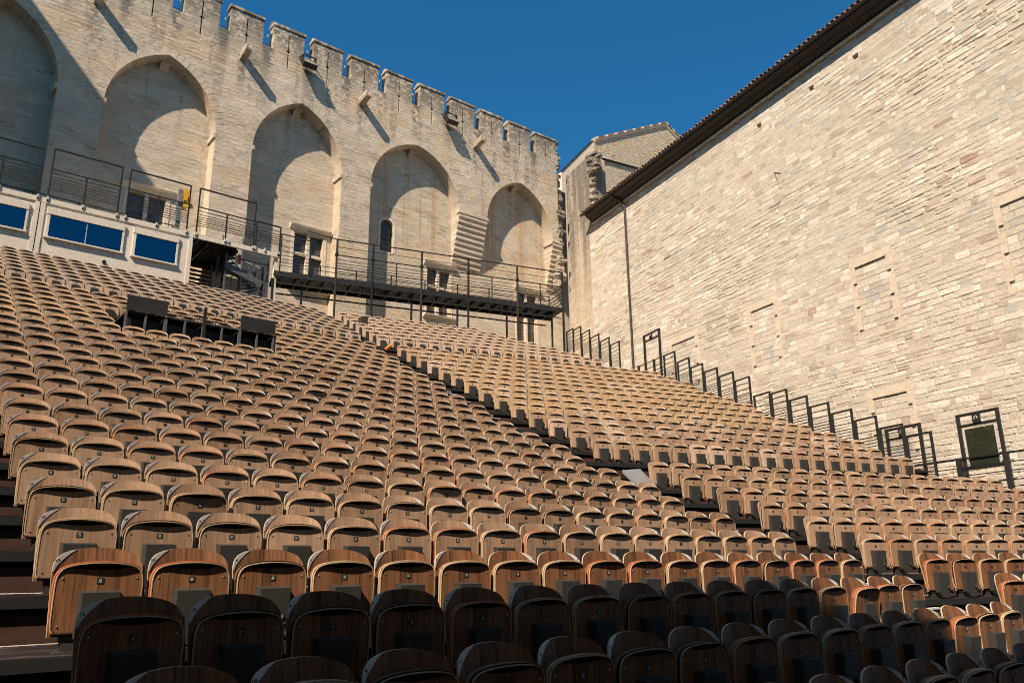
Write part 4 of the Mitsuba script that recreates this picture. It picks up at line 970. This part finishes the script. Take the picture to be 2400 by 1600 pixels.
obj("pipe", MB().tube(np.array([[6.03, CY + .02, 11.93], [6.03, CY - .12, 11.92]]), .07, 12), "ink", t)
def roof_rail(x0, x1, zt, lab, H=None, n_mid=1, legs=True, y=CY - .06):
    t = thing("roof_rail", lab, "railing", "railings along the cabin roofs")
    for xx in [x0, x1] + ([(x0 + x1) / 2] if n_mid else []):
        top = zt if xx in (x0, x1) or zt < 15.6 else 15.28
        obj("post", MB().bar((xx, y, 13.9), (xx, y, top), .055), "steel_dark", t)
        obj("foot", MB().box((xx - .035, y - .04, 13.97), (xx + .035, y + .02, 14.09)), "steel_pale", t)
    obj("top_rail", MB().bar((x0, y, zt), (x1, y, zt), .055), "steel_dark", t)
    zs = [15.27] + [15.10, 14.94, 14.82, 14.72, 14.62, 14.52, 14.42] if zt > 15.6 else [15.08, 14.92, 14.80, 14.70, 14.60, 14.50, 14.40]
    for z_ in zs: obj("bar", MB().bar((x0 - .02, y + .002, z_), (x1 + .02, y + .002, z_), .042 if z_ > 15.2 else .024), "steel_dark", t)
roof_rail(.9, 3.45, 16.0, "dark railing panel on the cabin roof at the left picture edge")
roof_rail(3.78, 6.26, 16.14, "dark railing panel on the roof above the double blue window")
roof_rail(6.58, 9.0, 16.14, "dark railing panel on the roof above the single blue window")
roof_rail(9.40, 11.9, 16.15, "dark railing panel right of the yellow machine, over the landing")
roof_rail(12.0, 13.12, 15.30, "short low dark railing at the right end of the landing", n_mid=0)
t = thing("rear_railing", "dark railing along the rear edge of the cabin roofs", "railing")
for z_ in (15.1, 14.8, 14.6, 14.45): obj("bar", MB().bar((1, CY + 2.2, z_), (9.2, CY + 2.2, z_), .035), "steel_dark", t)
for xx in (1.2, 3.5, 5.2, 7.0, 9.0): obj("post", MB().bar((xx, CY + 2.2, 14.03), (xx, CY + 2.2, 15.12), .05), "steel_dark", t)
t = thing("yellow_machine", "yellow machine head on a grey mast on the cabin roof", "machine")
obj("mast", MB().box((8.62, CY + .3, 14.03), (8.80, CY + .5, 16.05)), "steel_grey", t)
obj("head", MB().box((8.82, CY + .25, 15.75), (9.05, CY + .5, 16.05)).box((8.84, CY + .25, 15.2), (9.0, CY + .48, 15.74)).bar((9.05, CY + .35, 15.8), (9.22, CY + .35, 15.3), .12), "yellow", t)
# landing with dark soffit between cabin and gallery
ld = thing("stair_landing", "cream steel landing with dark ribbed underside right of the cabins", "landing")
obj("edge_beam", MB().box((9.33, CY - .05, 13.83), (13.18, CY + .06, 14.035)), "cabin_white", ld)
obj("deck", MB().box((9.33, CY + .065, 13.88), (11.3, CY + 2.6, 14.0)), "steel_dark", ld)
obj("far_beam", MB().box((9.33, CY + 2.5, 13.5), (13.1, CY + 2.6, 13.87)), "steel_dark", ld)
for xx in np.arange(9.5, 11.3, .24): obj("rib", MB().box((xx, CY + .1, 13.80), (xx + .06, CY + 2.48, 13.878)), "pipe_brown", ld)
for xx in (9.9, 11.2): obj("joist", MB().box((xx, CY + .08, 13.64), (xx + .10, CY + 2.49, 13.79)), "steel_dark", ld)
for xx in (12.92,): obj("column", MB().box((xx + .06, CY + .05, 10.2), (xx + .2, CY + .22, 13.82)), "cabin_white", ld)
for xx, yy in ((10.58, .55), (11.05, 1.2), (12.75, .9)): obj("leg", MB().box((xx, CY + yy, 10.2), (xx + .10, CY + yy + .1, 13.6)), "steel_dark", ld)
for xx in (9.35, 10.75, 11.95, 12.4, 13.0): obj("bracket", MB().box((xx, CY - .10, 13.95), (xx + .07, CY - .052, 14.10)), "steel_pale", ld)
# spiral stair in its scaffold
sp = thing("spiral_stair", "grey steel spiral staircase in a braced scaffold tower under the landing", "staircase")
cx, cy = 11.95, CY + 1.5
obj("column", MB().tube(np.array([[cx, cy, 10.0], [cx, cy, 15.0]]), .07, 10), "steel_grey", sp)
for i in range(22):
    a0, a1, z_ = i * .42, (i + 1) * .42 + .05, 10.2 + i * .178
    v = np.array([[cx + r_ * math.cos(a), cy + r_ * math.sin(a), z_ + dz] for dz in (0, .04) for r_, a in ((.06, a0), (.85, a0), (.85, a1), (.06, a1))])
    obj("tread", MB().add(v, [[0,3,2,1],[4,5,6,7],[0,1,5,4],[1,2,6,5],[2,3,7,6],[3,0,4,7]]), "steel_mid", sp)
th = np.linspace(0, 22 * .42, 70)
obj("stringer", MB().tube(np.array([[cx + .86 * math.cos(a), cy + .86 * math.sin(a), 10.15 + a / .42 * .178] for a in th]), .06, 6), "steel_mid", sp)
obj("handrail", MB().tube(np.array([[cx + .86 * math.cos(a), cy + .86 * math.sin(a), 11.1 + a / .42 * .178] for a in th]), .025, 6), "steel_grey", sp)
for i in range(0, 22, 1):
    a = i * .42 + .2; z_ = 10.2 + i * .178; obj("baluster", MB().bar((cx + .86 * math.cos(a), cy + .86 * math.sin(a), z_), (cx + .86 * math.cos(a), cy + .86 * math.sin(a), z_ + .95), .02), "steel_dark", sp)
for xx, yy in ((10.95, .5), (12.85, .5), (10.95, 2.4), (12.85, 2.4)): obj("scaffold_post", MB().bar((xx, CY + yy, 9.8), (xx, CY + yy, 13.7), .08), "steel_mid", sp)
for z0, z1 in ((10.3, 12.0), (12.0, 13.6)): obj("brace", MB().bar((10.95, CY + .47, z1), (12.85, CY + .47, z0), .035), "steel_mid", sp)
for z_ in (12.0, 13.55): obj("beam", MB().bar((10.95, CY + .5, z_), (12.85, CY + .5, z_), .06), "steel_mid", sp)
obj("sloping_stringer", MB().bar((10.9, CY + .4, 13.1), (12.6, CY + .4, 12.55), .05, .28), "steel_mid", sp)
t = thing("red_sign", "small red and white sign hanging under the landing", "sign"); obj("plate", MB().box((11.42, CY + .35, 13.25), (11.56, CY + .38, 13.7)), "red", t); obj("back", MB().box((11.30, CY + .36, 13.1), (11.41, CY + .39, 13.65)), "steel_pale", t)
t = thing("white_canister", "small white canister on the staircase under the landing", "canister"); obj("body", MB().tube(np.array([[12.05, CY + .6, 12.75], [12.05, CY + .6, 13.15]]), .09, 10), "steel_pale", t)
# brown strips standing in for shadow stripes on the wall behind the stair
t = thing("slat_screen", "brown strips standing in for shadow stripes behind the spiral staircase", "stripes")
for i in range(14): obj("slat", MB().box((9.9, CY + 2.3, 10.6 + i * .20), (10.9, CY + 2.34, 10.6 + i * .20 + .11)), "pipe_brown", t)

# ---------------------------------------------------------------- gallery walkway
GO = np.array([13.0, 33.0]); GA = math.radians(-15.0); GE = np.array([math.cos(GA), math.sin(GA)]); GN = np.array([-GE[1], GE[0]])
def gpt(s, z, d=0.0): p = GO + GE * s + GN * d; return np.array([p[0], p[1], z])
gal = thing("steel_gallery", "dark steel walkway gallery with railings on tall posts behind the upper rows", "walkway")
def gbox(mb, s0, s1, d0, d1, z0, z1):
    v = np.array([gpt(s, z, d) for z in (z0, z1) for s, d in ((s0, d0), (s1, d0), (s1, d1), (s0, d1))])
    return mb.add(v, [[0,3,2,1],[4,5,6,7],[0,1,5,4],[1,2,6,5],[2,3,7,6],[3,0,4,7]])
obj("deck", gbox(MB(), -.1, 14.55, .02, 1.5, 12.98, 13.06), "steel_dark", gal)
obj("edge_beam", gbox(MB(), -.1, 14.55, -.06, .015, 12.86, 13.10), "steel_dark", gal)
obj("edge_beam", gbox(MB(), -.1, 14.55, 1.505, 1.58, 12.86, 13.10), "steel_dark", gal)
for s_ in np.arange(.3, 14.5, .62): obj("joist", gbox(MB(), s_, s_ + .06, .02, 1.5, 12.84, 12.975), "steel_dark", gal)
obj("truss_chord", MB().bar(gpt(0, 12.55), gpt(14.2, 12.55), .06), "steel_dark", gal)
obj("truss_chord", MB().bar(gpt(0, 12.55, 1.5), gpt(14.2, 12.55, 1.5), .06), "steel_dark", gal)
for i, s_ in enumerate(np.arange(.25, 14.2, .72)): obj("truss_post", MB().bar(gpt(s_, 12.58), gpt(s_, 12.86), .05), "steel_dark", gal)
for i, s_ in enumerate((2.65, 4.37, 6.78, 9.20, 11.87, 14.45)):
    obj("post", MB().bar(gpt(s_, 9.3, -.08), gpt(s_, 15.06, -.08), .075), "steel_dark" if i % 2 else "hinge_grey", gal)
    obj("brace", MB().bar(gpt(s_ - .1, 12.5, -.02), gpt(s_ - .75, 12.84, .6), .045), "steel_dark", gal)
    obj("collar", MB().bar(gpt(s_, 14.2, -.08), gpt(s_, 14.34, -.08), .13), "steel_dark", gal)
for s_ in (-.1, 1.2, 6.4, 8.75, 11.4, 13.95): obj("rear_leg", MB().bar(gpt(s_, 9.3, .25), gpt(s_, 12.84, .25), .075), "steel_dark", gal)
obj("top_rail", MB().bar(gpt(2.6, 15.06), gpt(14.5, 15.08), .05), "steel_dark", gal)
obj("mid_rail", MB().bar(gpt(2.6, 14.28), gpt(14.5, 14.26), .045), "steel_dark", gal)
for z_ in (14.68, 14.05, 13.88, 13.74, 13.60, 13.46, 13.32, 13.2): obj("bar", MB().bar(gpt(2.65, z_), gpt(14.5, z_), .022), "steel_dark", gal)
for s_ in (5.55, 8.0, 10.5, 13.2): obj("stanchion", MB().bar(gpt(s_, 13.06), gpt(s_, 14.26), .04), "steel_dark", gal)
for z_ in (14.2, 13.95, 13.7, 13.45): obj("rear_bar", MB().bar(gpt(2.0, z_, 1.5), gpt(14.5, z_, 1.5), .028), "steel_dark", gal)
for s_ in np.arange(2.2, 14.5, 1.75): obj("rear_post", MB().bar(gpt(s_, 13.06, 1.5), gpt(s_, 14.22, 1.5), .045), "steel_dark", gal)
for z_ in (15.05, 14.28, 14.0, 13.8, 13.6, 13.4): obj("end_bar", MB().bar(gpt(14.5, z_, 0), gpt(14.5, z_, 1.5), .03), "steel_dark", gal)
t = thing("gallery_gate_rail", "dark barred rail across the left end of the gallery beside the landing", "railing")
for s_ in (.12, 1.45): obj("post", MB().bar(gpt(s_, 13.1, -.1), gpt(s_, 14.9 if s_ < 1 else 14.75, -.1), .05), "steel_dark", t)
obj("top_rail", MB().bar(gpt(.12, 14.88, -.1), gpt(1.45, 14.73, -.1), .045), "steel_dark", t)
for z_ in (14.6, 14.3, 14.05, 13.85, 13.68, 13.52, 13.36): obj("bar", MB().bar(gpt(.12, z_, -.1), gpt(1.45, z_ - .04, -.1), .024), "steel_dark", t)
obj("upper_rail", MB().bar(gpt(1.25, 15.27, .05), gpt(2.65, 15.06, .0), .04), "steel_dark", t)
print("entries", len(scene), "labels", len(labels))
